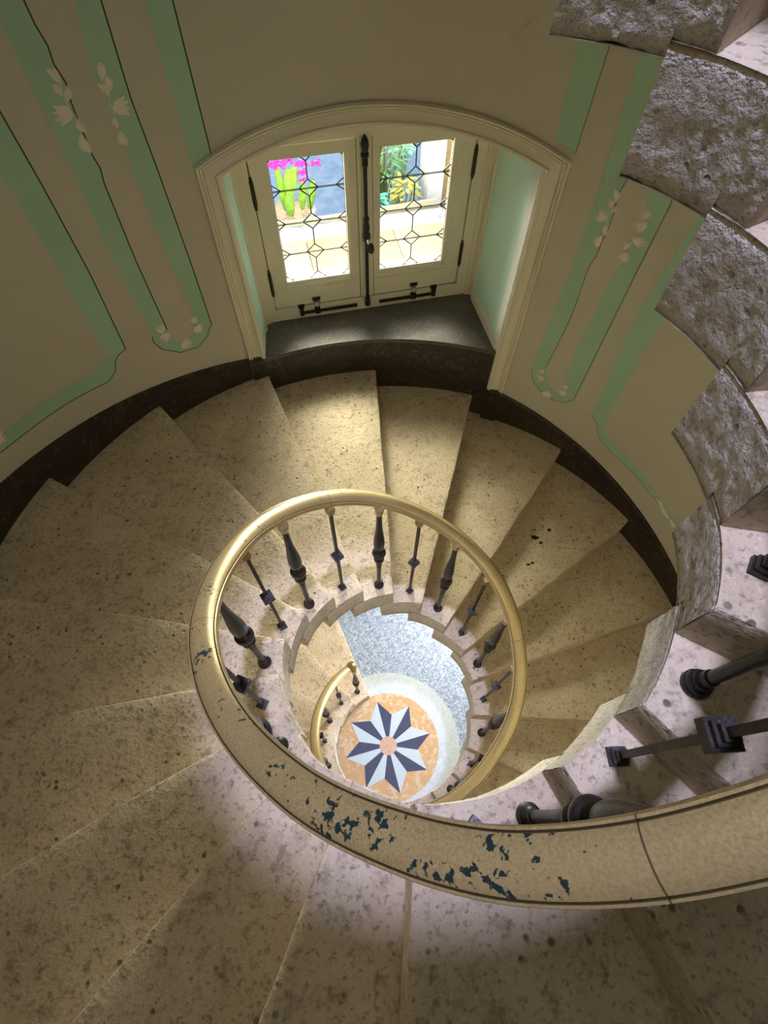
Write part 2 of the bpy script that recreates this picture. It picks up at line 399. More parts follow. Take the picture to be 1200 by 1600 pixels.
# moulded trim round the opening
prof = [(0, 0), (0, .020), (.03, .027), (.11, .027), (.14, .016), (.17, .014), (.19, .022), (.26, .022), (.285, .003), (.325, .003), (.345, .011), (.60, .016), (.76, .024), (.80, .034), (.90, .036), (.93, .028), (1, .026), (1, -.01)]
tO_L, tI_L, tO_R, tI_R = radians(119.35), radians(116.3), radians(68.4), radians(71.75)
path = [((tI_L, .318), (tO_L, .345)), ((tI_L, .9), (tO_L, .9)), ((tI_L, arch_in(tI_L)), (tO_L, arch_out(tO_L)))]
for i in range(1, 32):
    s = i/32; ti = tI_L+(tI_R-tI_L)*s; to = tO_L+(tO_R-tO_L)*s
    path.append(((ti, arch_in(ti)), (to, arch_out(to))))
path += [((tI_R, arch_in(tI_R)), (tO_R, arch_out(tO_R))), ((tI_R, .9), (tO_R, .9)), ((tI_R, .3), (tO_R, .3)), ((tI_R, -.035), (tO_R, -.042))]
rows = []
for (ti, zi), (to, zo) in path:
    rows.append([Wc(to+(ti-to)*t, zo+(zi-zo)*t, RW-h) for t, h in prof])
mb = MB(); mb.grid(rows); tag(mb.build('trim_window', CREAM, None, 35), 'cream moulded trim arched over the window', 'trim', kind='structure')

# painted decoration on the wall
BANDS = {"A":[[[2.0831,2.0588],[2.0834,2.0142],[2.0838,1.9696],[2.0841,1.925],[2.0843,1.8804],[2.0835,1.8359],[2.0827,1.7913],[2.0819,1.7467],[2.0811,1.7021],[2.0817,1.6576],[2.0826,1.613],[2.0834,1.5684],[2.0843,1.5239],[2.0851,1.4793]],[[2.0348,2.0464],[2.0349,2.0058],[2.035,1.9652],[2.0351,1.9246],[2.0353,1.884],[2.0354,1.8434],[2.0355,1.8028],[2.0356,1.7623],[2.0357,1.7217],[2.0358,1.6811],[2.0359,1.6405],[2.036,1.5999],[2.0361,1.5593],[2.0362,1.5187]]],"Bl":[[[2.3248,2.0877],[2.3253,2.0305],[2.3259,1.9732],[2.3259,1.916],[2.3257,1.8587],[2.3255,1.8014],[2.3253,1.7442],[2.3251,1.6869],[2.3253,1.6297],[2.3259,1.5724],[2.3265,1.5152],[2.327,1.4579],[2.3276,1.4007],[2.3282,1.3434],[2.3288,1.2862],[2.3294,1.229],[2.3299,1.1717],[2.329,1.1145],[2.3279,1.0573],[2.3268,1.0001],[2.3257,0.9428],[2.3246,0.8856],[2.3235,0.8284],[2.3224,0.7712]],[[2.276,2.1209],[2.2752,2.0613],[2.2698,2.003],[2.2728,1.9505],[2.2664,1.8928],[2.2718,1.8341],[2.2734,1.7748],[2.2742,1.7152],[2.2751,1.6556],[2.2711,1.5999],[2.2759,1.5414],[2.2768,1.4819],[2.2776,1.4223],[2.2785,1.3628],[2.2793,1.3032],[2.2802,1.2437],[2.2807,1.1841],[2.2805,1.1245],[2.2802,1.065],[2.28,1.0054],[2.2797,0.9458],[2.2795,0.8862],[2.2792,0.8267],[2.279,0.7671]]],"Br":[[[2.199,2.0938],[2.2058,2.0263],[2.2125,1.9587],[2.2127,1.8901],[2.2114,1.8213],[2.2098,1.7525],[2.2069,1.6839],[2.2073,1.6154],[2.2115,1.547],[2.2106,1.4782],[2.2097,1.4093],[2.2088,1.3404],[2.2079,1.2716],[2.2068,1.2027],[2.2052,1.1339],[2.2037,1.0651],[2.2021,0.9963],[2.2005,0.9275],[2.1989,0.8587],[2.1973,0.7899]],[[2.1559,2.08],[2.1578,2.0061],[2.1598,1.9321],[2.1617,1.8582],[2.163,1.7842],[2.1619,1.7102],[2.1608,1.6362],[2.1597,1.5621],[2.159,1.4881],[2.1586,1.4141],[2.1582,1.34],[2.1578,1.266],[2.1574,1.1919],[2.1569,1.1179],[2.1568,1.0438],[2.1569,0.9698],[2.1571,0.8957],[2.1572,0.8217],[2.1574,0.7476],[2.1575,0.6736]]],"Bb":[[[2.3224,0.7712],[2.3267,0.751],[2.3264,0.7307],[2.3224,0.7102],[2.3185,0.6897],[2.3145,0.6692],[2.3072,0.6536],[2.2987,0.6396],[2.2903,0.6256],[2.2818,0.6116],[2.2746,0.595],[2.2649,0.5874],[2.2541,0.5833],[2.2433,0.5793],[2.2326,0.5752],[2.2218,0.5712],[2.2118,0.574],[2.2028,0.5864],[2.1933,0.5974],[2.1838,0.6084],[2.177,0.6242],[2.1727,0.6444],[2.1668,0.6619],[2.1575,0.6736]],[[2.279,0.7671],[2.2799,0.7671],[2.2784,0.7521],[2.2769,0.7372],[2.2754,0.7223],[2.2726,0.7082],[2.2691,0.6948],[2.2655,0.6813],[2.262,0.6678],[2.2568,0.6583],[2.2495,0.6539],[2.2422,0.6495],[2.2349,0.6451],[2.2294,0.6546],[2.224,0.6654],[2.2187,0.6762],[2.2153,0.6895],[2.2127,0.7039],[2.2101,0.7182],[2.2076,0.7325],[2.205,0.7469],[2.2024,0.7612],[2.1999,0.7756],[2.1973,0.7899]]],"C":[[[2.4494,1.7057],[2.4487,1.6376],[2.448,1.5695],[2.4474,1.5014],[2.447,1.4333],[2.4478,1.3652],[2.4487,1.2971],[2.4496,1.229],[2.4505,1.1609],[2.4513,1.0928],[2.4514,1.0247],[2.4515,0.9565],[2.4515,0.8884],[2.4516,0.8203]],[[2.3939,1.8728],[2.3928,1.789],[2.3916,1.7053],[2.3905,1.6215],[2.3902,1.5377],[2.3902,1.4539],[2.3901,1.3702],[2.3901,1.2864],[2.3907,1.2026],[2.3929,1.1189],[2.395,1.0352],[2.3972,0.9516],[2.3993,0.8679],[2.4015,0.7842]]],"Cc":[[[2.4516,0.8203],[2.4598,0.8135],[2.4679,0.8067],[2.4761,0.7999],[2.4843,0.793],[2.4921,0.7846],[2.4999,0.7763],[2.5077,0.7679],[2.516,0.773],[2.5244,0.7789],[2.5327,0.7847],[2.5411,0.7906]],[[2.4015,0.7842],[2.411,0.7816],[2.4206,0.7791],[2.4293,0.7727],[2.4365,0.7601],[2.4438,0.7475],[2.4477,0.7301],[2.451,0.712],[2.4574,0.6992],[2.4658,0.6899],[2.4743,0.6807],[2.4827,0.6714]]],"Cb":[[[2.5411,0.7906],[2.5566,0.7942],[2.5722,0.7978],[2.5877,0.8014],[2.6032,0.8049],[2.6188,0.8085],[2.6343,0.8121],[2.6498,0.816],[2.6653,0.8201],[2.6808,0.8242],[2.6963,0.8283],[2.7118,0.8324],[2.7273,0.8365],[2.7428,0.8408],[2.7583,0.845],[2.7738,0.8493]],[[2.4827,0.6714],[2.5039,0.6804],[2.525,0.6893],[2.5462,0.6983],[2.5673,0.7072],[2.5885,0.7162],[2.6098,0.7238],[2.6311,0.7305],[2.6525,0.7371],[2.6739,0.7437],[2.6952,0.7503],[2.7166,0.7569],[2.738,0.7635],[2.7592,0.7712],[2.7805,0.779],[2.8018,0.7867]]],"D":[[[1.2477,1.9789],[1.2498,1.9475],[1.2501,1.916],[1.2495,1.8844],[1.2488,1.8528],[1.2482,1.8212],[1.2476,1.7896],[1.247,1.758],[1.2463,1.7264],[1.2457,1.6948],[1.2451,1.6632],[1.2445,1.6316],[1.2438,1.6],[1.2432,1.5684]],[[1.1908,1.9885],[1.1902,1.9533],[1.1897,1.9181],[1.19,1.8829],[1.1902,1.8477],[1.1905,1.8124],[1.1908,1.7772],[1.191,1.742],[1.1913,1.7068],[1.1916,1.6716],[1.1918,1.6364],[1.1921,1.6011],[1.1923,1.5659],[1.1926,1.5307]]],"El":[[[1.1353,1.9998],[1.1299,1.9242],[1.1267,1.8481],[1.1255,1.7718],[1.1243,1.6954],[1.1222,1.6191],[1.1201,1.5428],[1.118,1.4665],[1.1158,1.3902],[1.1142,1.3139],[1.1145,1.2375],[1.1148,1.1611],[1.1151,1.0847],[1.1155,1.0083],[1.1158,0.9319],[1.1164,0.8555],[1.1176,0.7791],[1.1187,0.7028],[1.1198,0.6264],[1.121,0.55],[1.1221,0.4736],[1.1232,0.3973],[1.1244,0.3209],[1.1255,0.2445]],[[1.081,1.9979],[1.0797,1.9227],[1.0785,1.8474],[1.0772,1.7722],[1.0741,1.6972],[1.0709,1.6221],[1.0677,1.5471],[1.0649,1.4721],[1.0713,1.4011],[1.064,1.3273],[1.0623,1.2528],[1.0655,1.1778],[1.0654,1.1027],[1.073,1.0366],[1.0717,0.9614],[1.0705,0.8862],[1.0692,0.8109],[1.068,0.7357],[1.0696,0.6606],[1.0724,0.5855],[1.0752,0.5104],[1.0781,0.4353],[1.0809,0.3603],[1.0837,0.2852]]],"Er":[[[1.014,1.6252],[1.0127,1.5556],[1.0114,1.486],[1.0069,1.4169],[0.99,1.3667],[0.9913,1.2971],[0.9938,1.2277],[0.998,1.1586],[1.0022,1.0894],[1.0063,1.0203],[1.0076,0.9506],[1.0088,0.881],[1.0101,0.8114],[1.0114,0.7418],[1.0126,0.6722],[1.0139,0.6026],[1.0152,0.533],[1.0165,0.4634],[1.0177,0.3938],[1.019,0.3242]],[[0.96,1.6034],[0.9576,1.5262],[0.9552,1.4491],[0.9551,1.3718],[0.9555,1.2945],[0.956,1.2171],[0.9565,1.1398],[0.9569,1.0625],[0.9574,0.9852],[0.9578,0.9079],[0.9579,0.8306],[0.9581,0.7532],[0.9583,0.6759],[0.9585,0.5986],[0.9587,0.5213],[0.9589,0.444],[0.959,0.3667],[0.9592,0.2893],[0.9594,0.212],[0.9596,0.1347]]],"Eb":[[[1.1255,0.2445],[1.1214,0.2144],[1.116,0.1853],[1.1096,0.1568],[1.1016,0.1309],[1.0891,0.1122],[1.0766,0.0935],[1.0639,0.0758],[1.0489,0.0671],[1.0339,0.0583],[1.019,0.0495],[1.0047,0.0598],[0.9905,0.0728],[0.9763,0.0858],[0.9694,0.1116],[0.9596,0.1347]],[[1.0837,0.2852],[1.0783,0.2589],[1.0729,0.2326],[1.0675,0.2064],[1.062,0.1803],[1.051,0.1622],[1.0401,0.1441],[1.0292,0.1263],[1.0171,0.1411],[1.0075,0.1596],[1.0041,0.1872],[1.0039,0.2147],[1.0077,0.242],[1.0115,0.2694],[1.0152,0.2968],[1.019,0.3242]]],"F":[[[0.8878,1.5979],[0.8897,1.4821],[0.8922,1.3663],[0.8953,1.2506],[0.8984,1.1349],[0.9015,1.0192],[0.9046,0.9035],[0.9034,0.7878],[0.9006,0.672],[0.8979,0.5563],[0.8952,0.4405],[0.8925,0.3248],[0.8897,0.209],[0.887,0.0933]],[[0.8491,1.5925],[0.8518,1.4796],[0.852,1.3667],[0.8499,1.2537],[0.8478,1.1408],[0.8457,1.0278],[0.8442,0.9148],[0.8431,0.8018],[0.842,0.6888],[0.8409,0.5758],[0.8399,0.4627],[0.8388,0.3497],[0.8377,0.2367],[0.8366,0.1237]]],"Fb":[[[0.887,0.0933],[0.8578,0.05],[0.8398,-0.0152],[0.8151,-0.0696],[0.7807,-0.0921],[0.744,-0.1048],[0.7073,-0.1174],[0.6706,-0.1301],[0.6339,-0.1428],[0.5972,-0.1555],[0.5605,-0.1681],[0.5242,-0.1845],[0.4881,-0.2024],[0.4521,-0.2214],[0.4165,-0.2436],[0.381,-0.2658]],[[0.8366,0.1237],[0.8227,0.06],[0.8039,0.004],[0.774,-0.0278],[0.7399,-0.0408],[0.7058,-0.0538],[0.6716,-0.0668],[0.638,-0.0842],[0.6044,-0.1016],[0.5708,-0.119],[0.5371,-0.1365],[0.5033,-0.1524],[0.4695,-0.1682],[0.4356,-0.1833],[0.4016,-0.1975],[0.3676,-0.2116]]]}
def paint(name, Lp, Rp, mat, r, seg=4):
    rows = []
    for (t0, z0), (t1, z1) in zip(Lp, Rp):
        rows.append([Wc(t0+(t1-t0)*i/seg, z0+(z1-z0)*i/seg, r) for i in range(seg+1)])
    m_ = MB(); m_.grid(rows); return m_.build(name, mat, WALL, 40)
def line(name, pts, wd, mat, r):
    m_ = MB(); rows = []
    for i, (t, z) in enumerate(pts):
        a = pts[max(i-1, 0)]; b = pts[min(i+1, len(pts)-1)]
        dx, dz = (b[0]-a[0])*RW, b[1]-a[1]; L = sqrt(dx*dx+dz*dz) or 1
        nx, nz = -dz/L, dx/L
        rows.append([Wc(t+nx*wd/2/RW, z+nz*wd/2, r), Wc(t-nx*wd/2/RW, z-nz*wd/2, r)])
    m_.grid(rows); return m_.build(name, mat, WALL, 40)
for key, (Lp, Rp) in BANDS.items():
    if key in ('A', 'Bl', 'Br', 'C', 'D', 'El', 'Er', 'F'):
        # bands run on upward out of sight
        Lp = [[Lp[0][0], Lp[0][1]+.9]]+Lp; Rp = [[Rp[0][0], Rp[0][1]+.9]]+Rp
    o = paint('painted_band', Lp, Rp, MINT, RW-.0022); o['label'] = 'mint green painted band'
    if key in ('A', 'Bl', 'Br', 'C', 'D', 'El', 'Er'):
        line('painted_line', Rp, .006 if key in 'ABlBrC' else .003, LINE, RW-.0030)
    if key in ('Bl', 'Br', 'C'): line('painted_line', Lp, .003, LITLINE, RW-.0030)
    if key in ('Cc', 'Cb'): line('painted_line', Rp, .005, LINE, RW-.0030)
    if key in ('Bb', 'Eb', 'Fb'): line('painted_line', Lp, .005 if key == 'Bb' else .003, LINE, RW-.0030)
LEAVES = [[[2.2746,1.89],[2.2866,1.9465],0.027],[[2.2827,1.8572],[2.288,1.8993],0.0245],[[2.2807,1.8373],[2.266,1.8832],0.0218],[[2.2747,1.7839],[2.2678,1.7302],0.0266],[[2.2791,1.7338],[2.2769,1.6587],0.0341],[[2.2048,1.8676],[2.1959,1.9262],0.0249],[[2.2013,1.8141],[2.2126,1.8658],0.0223],[[2.1979,1.8292],[2.1927,1.8809],0.0239],[[2.2059,1.7562],[2.2077,1.7091],0.0188],[[2.2059,1.7051],[2.2023,1.6434],0.0333],[[1.0695,1.3719],[1.0816,1.4319],0.0255],[[1.0783,1.3401],[1.0815,1.3858],0.0243],[[1.0738,1.326],[1.0626,1.363],0.0179],[[1.0676,1.2681],[1.0647,1.2128],0.024],[[1.0724,1.2113],[1.0724,1.1442],0.0351],[[0.9993,1.3355],[0.991,1.3973],0.0269],[[0.9954,1.2801],[1.0102,1.3311],0.0261],[[0.9947,1.2807],[0.9878,1.3405],0.0259],[[0.9986,1.2316],[1.0074,1.1733],0.0223],[[0.999,1.1761],[0.9964,1.1132],0.042],[[0.5266,-0.188],[0.5538,-0.1496],0.0335],[[0.5321,-0.1624],[0.4877,-0.1989],0.0362],[[0.4853,-0.1911],[0.4508,-0.2065],0.0359],[[2.2746,1.89],[2.2767,1.802],0.0045],[[2.2747,1.7839],[2.2772,1.8036],0.0045],[[2.2678,1.7302],[2.2793,1.7399],0.004],[[2.2048,1.8676],[2.2017,1.8087],0.0046],[[2.2017,1.8087],[2.2047,1.773],0.0047],[[2.2059,1.7562],[2.2055,1.7734],0.004],[[1.0695,1.3719],[1.0685,1.2988],0.0053],[[1.0685,1.2988],[1.0685,1.264],0.0054],[[1.063,1.2176],[1.0724,1.2113],0.0041],[[0.9993,1.3355],[0.9955,1.2766],0.0053],[[0.9955,1.2766],[0.9985,1.2352],0.0054]]
FLOWERS = [[[2.2955,1.8068],0.0351,180],[[2.1852,1.7752],0.0334,0],[[1.0902,1.2955],0.0301,180],[[0.9829,1.2401],0.0284,0],[[2.294,0.7896],0.0275,90],[[2.293,0.7249],0.032,200],[[2.1995,0.7519],0.0243,90],[[2.1969,0.6824],0.031,0],[[2.244,0.6216],0.0354,20],[[2.7819,0.8417],0.0375,0],[[1.0907,0.2537],0.0223,90],[[1.0902,0.1871],0.0284,200],[[1.0003,0.2066],0.0195,90],[[1.0001,0.1455],0.0283,0],[[1.0473,0.0771],0.0348,20]]
def leafmesh(m_, b, t, wd, h=.006):
    bx, bz = b[0]*RW, b[1]; tx, tz = t[0]*RW, t[1]
    dx, dz = tx-bx, tz-bz; L = sqrt(dx*dx+dz*dz); nx, nz = -dz/L, dx/L
    rows = []
    for i in range(9):
        s = i/8; ww = wd/2*1.12*(sin(pi*min(1, s**1.15))**.75)+.0012; cx, cz = bx+dx*s, bz+dz*s
        bend = .10*L*sin(pi*s)
        cx += nx*bend; cz += nz*bend
        rows.append([Wc((cx+nx*ww*k)/RW, cz+nz*ww*k, RW-.002-h*(1-k*k)*.8-.0015*(k == 0)) for k in (-1, -.5, 0, .5, 1)])
    m_.grid(rows)
TULIP = [(-1.1, .0), (-1., .28), (-.75, .62), (-.2, .82), (.3, .88), (.72, 1.0), (.58, .72), (.45, .5), (.75, .42), (1.12, .36), (.75, .12), (.5, -.02), (.8, -.2), (1.0, -.42), (.65, -.42), (.42, -.52), (.55, -.8), (.62, -1.02), (.2, -.85), (-.3, -.78), (-.75, -.6), (-1., -.28)]
def flowermesh(m_, c, s, ang, h=.006):
    a0 = radians(ang); cx, cz = c[0]*RW, c[1]
    ring = [(cx-s*(x*cos(a0)-y*sin(a0)), cz+s*(x*sin(a0)+y*cos(a0))) for x, y in TULIP]
    rows = []
    for k, hh in ((1, 0), (.72, .6), (.35, .9), (.03, 1)):
        rows.append([Wc((cx+(x-cx)*k)/RW, cz+(z-cz)*k, RW-.0025-h*hh) for x, z in ring])
    m_.grid(rows, closed=True)
# one relief sprig per place
def near(p, q): return abs(p[0]-q[0])*RW < .17 and abs(p[1]-q[1]) < .16
groups = []
for kind, it in [('l', l) for l in LEAVES]+[('f', f) for f in FLOWERS]:
    c = it[0]
    for g in groups:
        if any(abs(c[0]-p[0])*RW+abs(c[1]-p[1]) < .105 for p in g[0]): g[0].append(c); g[1].append((kind, it)); break
    else: groups.append(([c], [(kind, it)]))
for cs, items in groups:
    m_ = MB()
    for kind, it in items:
        (leafmesh if kind == 'l' else flowermesh)(m_, *it)
    o = m_.build('painted_sprig', LEAFW, WALL, 50); o['label'] = 'cream leaf and flower sprig'

# unseen ceiling, added to confine the lantern light to the well edge
mb = MB()
n = 72
mb.grid([[Vector((.53*cos(2*pi*i/n), .53*sin(2*pi*i/n), TOP+.25)) for i in range(n)], [Vector((.53*cos(2*pi*i/n), .53*sin(2*pi*i/n), TOP)) for i in range(n)], [Wc(2*pi*i/n, TOP, RW+.02) for i in range(n)]], closed=True)
tag(mb.build('ceiling', PLASTER), 'added unseen plaster ceiling ring that shades the stair round the well', 'ceiling', kind='structure')

# ------------------------------------------------------------------ ground floor with its inlay
tz = N('blue_grey_terrazzo')
v1 = tz.vor(75); v2 = tz.noise(150, 3, .6)
c = tz.ramp(v1.outputs['Color'], [(.15, (.12, .17, .25)), (.45, (.25, .31, .40)), (.8, (.48, .54, .62))], 'LINEAR')
c = tz.mix(tz.ramp(v2, [(.45, 0.), (.6, .6)]), c, (.26, .33, .45))
TERR = tz.out(c, .35)
def veined(name, a, b, vein, sc=9, rough=.3):
    m_ = N(name); c_ = m_.mix(m_.ramp(m_.noise(sc, 5, .6, dist=1.2), [(.35, 0.), (.65, 1.)]), a, b)
    vv = m_.ramp(m_.noise(sc*.8, 4, .6, dist=3.), [(.52, 0.), (.60, .9), (.68, 0.)])
    return m_.out(m_.mix(vv, c_, vein), rough, None, 0, .3)
WHITEM = veined('white_marble', (.44, .51, .53), (.50, .55, .55), (.38, .44, .44), 14, .5)
ORANGEM = veined('orange_veined_marble', (.47, .275, .10), (.50, .33, .15), (.54, .48, .33), 7, .5)
NAVY = (lambda m_: m_.out(m_.mix(m_.noise(30, 4), (.022, .030, .060), (.042, .052, .09)), .5, None, 0, .3))(N('navy_stone'))
PALE = (lambda m_: m_.out(m_.mix(m_.noise(40, 4), (.40, .50, .52), (.46, .54, .55)), .5, None, 0, .3))(N('pale_blue_marble'))
PINKC = veined('peach_marble', (.48, .31, .19), (.52, .38, .26), (.36, .19, .11), 40, .5)
mb = MB(); n = 72
mb.grid([[Vector((.715*cos(2*pi*i/n)-.01, .715*sin(2*pi*i/n)+.012, FLOOR)) for i in range(n)], [Wc(2*pi*i/n, FLOOR, RW+.3) for i in range(n)]], closed=True)
FL = tag(mb.build('floor', TERR), 'blue grey speckled terrazzo floor at the foot of the stair', 'floor', kind='structure')
SC = Vector((-.02, .007))
def disc(name, r0, r1, mat, z=FLOOR, parent=FL, n=72):
    m_ = MB()
    m_.grid([[Vector((SC.x+r*cos(2*pi*i/n), SC.y+r*sin(2*pi*i/n), z)) for i in range(n)] for r in (max(r0, .0005), r1)], closed=True)
    return m_.build(name, mat, parent)
disc('marble_ring', .512, .728, WHITEM, FLOOR+.0004)['label'] = 'pale marble ring round the star'
disc('medallion', .001, .514, ORANGEM, FLOOR+.001)['label'] = 'orange veined marble disc behind the star'
for k in range(8):
    a = radians(106.5+45*k); h = radians(22.5)
    for sg, mt, nm in ((-1, NAVY, 'navy_star_ray'), (1, PALE, 'pale_star_ray')):
        P = [(.07, a), (.445, a), (.300, a+sg*h), (.07, a+sg*h)]
        v = [Vector((SC.x+r*cos(t), SC.y+r*sin(t), FLOOR+z)) for z in (.001, .0035) for r, t in P]
        m_ = MB(); m_.add(v, [(0, 3, 2, 1), (4, 5, 6, 7), (0, 1, 5, 4), (1, 2, 6, 5), (2, 3, 7, 6), (3, 0, 4, 7)])
        m_.build(nm, mt, FL, 0)
m_ = MB(); m_.lathe((SC.x, SC.y, FLOOR+.001), [(.088, 0), (.088, .004), (.001, .004)], 40); m_.build('star_centre', PINKC, FL, 0)

# ------------------------------------------------------------------ the stone steps
STEP_LABEL = {-17.4: 'lowest stone step, rising straight from the terrazzo floor', -16.4: 'second stone step up from the terrazzo floor', -15.4: 'third stone step up from the terrazzo floor', -14.4: 'fourth stone step up from the terrazzo floor', -13.32: 'fifth stone step up from the terrazzo floor', -12.24: 'sixth stone step up from the terrazzo floor', -11.16: 'seventh stone step up from the terrazzo floor', -10.08: 'eighth stone step up from the terrazzo floor', -9: 'ninth stone step up from the terrazzo floor, under the near flight', -8: 'fourth stone step below the heavily spotted one, seen only beside the well', -7: 'third stone step below the heavily spotted one, mostly hidden by the near flight', -6: 'second stone step below the heavily spotted one, right of the well', -5: 'stone step right of the well directly below the heavily spotted step', -4: 'heavily brown spotted stone step ending at the baseboard foot', -3: 'stone step marked with several black pits, right of the window', -2: 'stone step just right of the window beside the dark plinth', -1: 'stone step under the right half of the window', 0: 'stone step under the left half of the window', 1: 'stone step under the left foot of the window trim', 2: 'second stone step up leftward from the window trim foot', 3: 'third stone step up leftward from the window trim foot', 4: 'fourth stone step up leftward from the window trim foot, with dark stains', 5: 'fifth stone step up leftward from the window trim foot', 6: 'stone step with a chipped pale nosing left of the well', 7: 'broad stone step with a small crack, lower left of the well', 8: 'stone step with bluish light on its well end, below the well', 9: 'extra wide stone step under the handrail carrying two balusters', 10: 'stone step below the square baluster, with a dark riser front', 11: 'stone step carrying the round footed baluster right of the well', 12: 'stone step carrying the highest square baluster foot, at the right edge', 13: 'rough ended step block level with the corner of the mint band', 14: 'rough ended step block third from the upper right corner', 15: 'rough ended step block second from the upper right corner', 16: 'topmost rough ended step block, at the upper right corner', 17: 'stone step above the topmost rough ended block'}
def fnoise(p, s): return noise.noise(Vector(p)*s)
def build_step(i):
    k, th, rin, z, tho = STEPS[i]
    if i+1 < len(STEPS): k2, th2, rin2, z2, tho2 = STEPS[i+1]
    else: th2, rin2, z2, tho2 = th+AL, rin, z+RI, tho+AL
    if i+2 < len(STEPS): th3 = STEPS[i+2][1]
    else: th3 = th2+AL
    zp = STEPS[i-1][3] if i else FLOOR
    back = th2+.38*AL if i > 0 else th2+.38*AL
    fr_ = th+.38*AL
    H = z-max(zp-.022, FLOOR) if i == 0 else (z-zp)+.020
    dlt_o = tho-th
    near_ = k >= 9
    NV = 22 if -9 < k else 10
    vs = [j/NV for j in range(NV+1)]
    def P(a, v, zz, s=0.0):
        r = rin+(rin2-rin)*min(1, max(0, (a-th)/(th2-th)))
        i_ = Vector((r*cos(a), r*sin(a))); q = outer(a+dlt_o)
        p = i_.lerp(q, v)
        if s:
            d = (q-i_).normalized(); p = p+Vector((-d.y, d.x))*s
        return Vector((p.x, p.y, zz))
    seed = k*3.7
    def wear(v):   # slight wander of the nosing
        return .0035*noise.noise(Vector((v*6, seed, 0)))+.002*noise.noise(Vector((v*23, seed, 5)))-.003*max(0, 1-abs(v-.42)/.3)
    m_ = MB()
    rho = .010
    # front: riser, rounded nosing and tread swept from well to wall
    cols = []
    na = 9
    for v in vs:
        wv = wear(v)
        c_ = [P(fr_, v, z-H), P(fr_, v, zp+.0006), P(th, v, zp+.0006)]
        for t in (.35, .7): c_.append(P(th, v, zp+(z-rho-zp)*t, wv*t))
        c_ += [P(th, v, z-rho, wv), P(th, v, z-rho*.3+wv*.3, wv+rho*.3), P(th, v, z+wv*.3, wv+rho)]
        for j in range(1, na+1):
            a = th+(back-th)*j/na
            c_.append(P(a, v, z if a < th2 else z-.0006))
        c_ += [P(back, v, (z*2+z-H)/3), P(back, v, z-H)]
        for j in range(na-1, 0, -1): c_.append(P(fr_+(back-fr_)*j/na, v, z-H))
        cols.append(c_)
    ch = .004
    for p in cols[0][5:8+na]: p.z -= .0
    m_.grid(cols, closed=True)
    # well-side end face, rough hewn
    na2, nz = (30, 18) if near_ else (14, 7)
    amp = .0028 if near_ else (.003 if k > -9 else .0)
    def cap(a0, a1, zb):
        rows_ = []
        for j in range(na2+1):
            a = a0+(a1-a0)*j/na2; row = []
            for q in range(nz+1):
                t = q/nz; zt = z-(rho if (a0 == th and j == 0) else 0)
                zz = zb+(zt-zb)*t
                p = P(a, 0, zz)
                edge = min(1, min(t, 1-t)*6)
                nn = (fnoise(p, 14)*.45+fnoise(p, 48)*.5+fnoise(p, 100)*.35)
                rad = Vector((p.x, p.y, 0)).normalized()
                if zt-zz < .006 or zz-zb < .004: dsp = .004
                else: dsp = -amp*(.5+nn*1.2)*edge
                p = p+rad*dsp
                if near_ and t == 0: p.z += .006*abs(fnoise(p, 22))
                row.append(p)
            rows_.append(row)
        m_.grid(rows_)
    cap(th, fr_, zp+.0006); cap(fr_, back, z-H)
    # wall-side end face closes the block
    for a0, a1, zb in ((th, fr_, zp+.0006), (fr_, back, z-H)):
        m_.grid([[P(a0+(a1-a0)*j/6, 1, zz) for j in range(7)] for zz in (zb, z)])
    o = mesh('stone_step', m_.v, m_.f, None, None, 38, mats=[STONE, STONE_ROUGH])
    # the well-side face and the underside are left rough
    for p in o.data.polygons:
        c = p.center; r = sqrt(c.x**2+c.y**2)
        if (r < rin+.012 and abs(p.normal.z) < .6) or p.normal.z < -.5: p.material_index = 1
    tag(o, STEP_LABEL[k], 'step', 'stone steps of the winding stair')
    return recenter(o)
SO = {STEPS[i][0]: build_step(i) for i in range(len(STEPS))}
# black pits in the step right of the window
BLACK = plain('black_filled_pit', (.008, .006, .005), .7)
zt = [q[3] for q in STEPS if q[0] == -3][0]
for (x, y), sz in zip([(.952, 1.194), (1.014, 1.221), (1.056, 1.196), (.949, 1.133), (.985, 1.094), (.908, .937), (.881, .927)], (.010, .008, .016, .026, .014, .014, .014)):
    m_ = MB(); ring = []
    for q in range(14):
        a = 2*pi*q/14; rr = sz*rnd.uniform(.55, 1.15); ring.append((x+rr*cos(a)*1.2, y+rr*sin(a)*.8))
    m_.grid([[Vector((x+(p[0]-x)*k, y+(p[1]-y)*k, zt+h_)) for p in ring] for k, h_ in ((1, .0002), (.8, .0012), (.02, .0014))], closed=True)
    o = m_.build('filled_pit', BLACK); o['label'] = 'black pit in the stone'
    for v in o.data.vertices: v.co = v.co-SO[-3].location
    o.parent = SO[-3]
# ------------------------------------------------------------------ balustrade: brass rail on iron balusters
RAIL = [[-8.042,0.5738,-0.4849],[-7.216,0.569,-0.3478],[-6.548,0.5668,-0.237],[-6.001,0.5756,-0.1462],[-5.394,0.5932,-0.0454],[-4.701,0.5965,0.0697],[-3.819,0.6075,0.2161],[-3.349,0.6182,0.2941],[-2.769,0.6249,0.3904],[-2.218,0.6267,0.4818],[-1.746,0.625,0.5602],[-1.042,0.6126,0.677],[0.235,0.613,0.8844],[1.119,0.6072,1.011],[2.66,0.6165,1.2051],[3.219,0.6075,1.2777],[3.736,0.5999,1.348],[5.029,0.5847,1.5143],[5.726,0.5703,1.6159],[6.356,0.5633,1.7151],[6.89,0.5619,1.8036],[7.36,0.5647,1.8836],[7.75,0.5681,1.9502],[8.347,0.58,2.0524],[8.717,0.5859,2.1156],[9.019,0.5917,2.1673],[9.519,0.5911,2.2527],[9.895,0.5865,2.3169]]
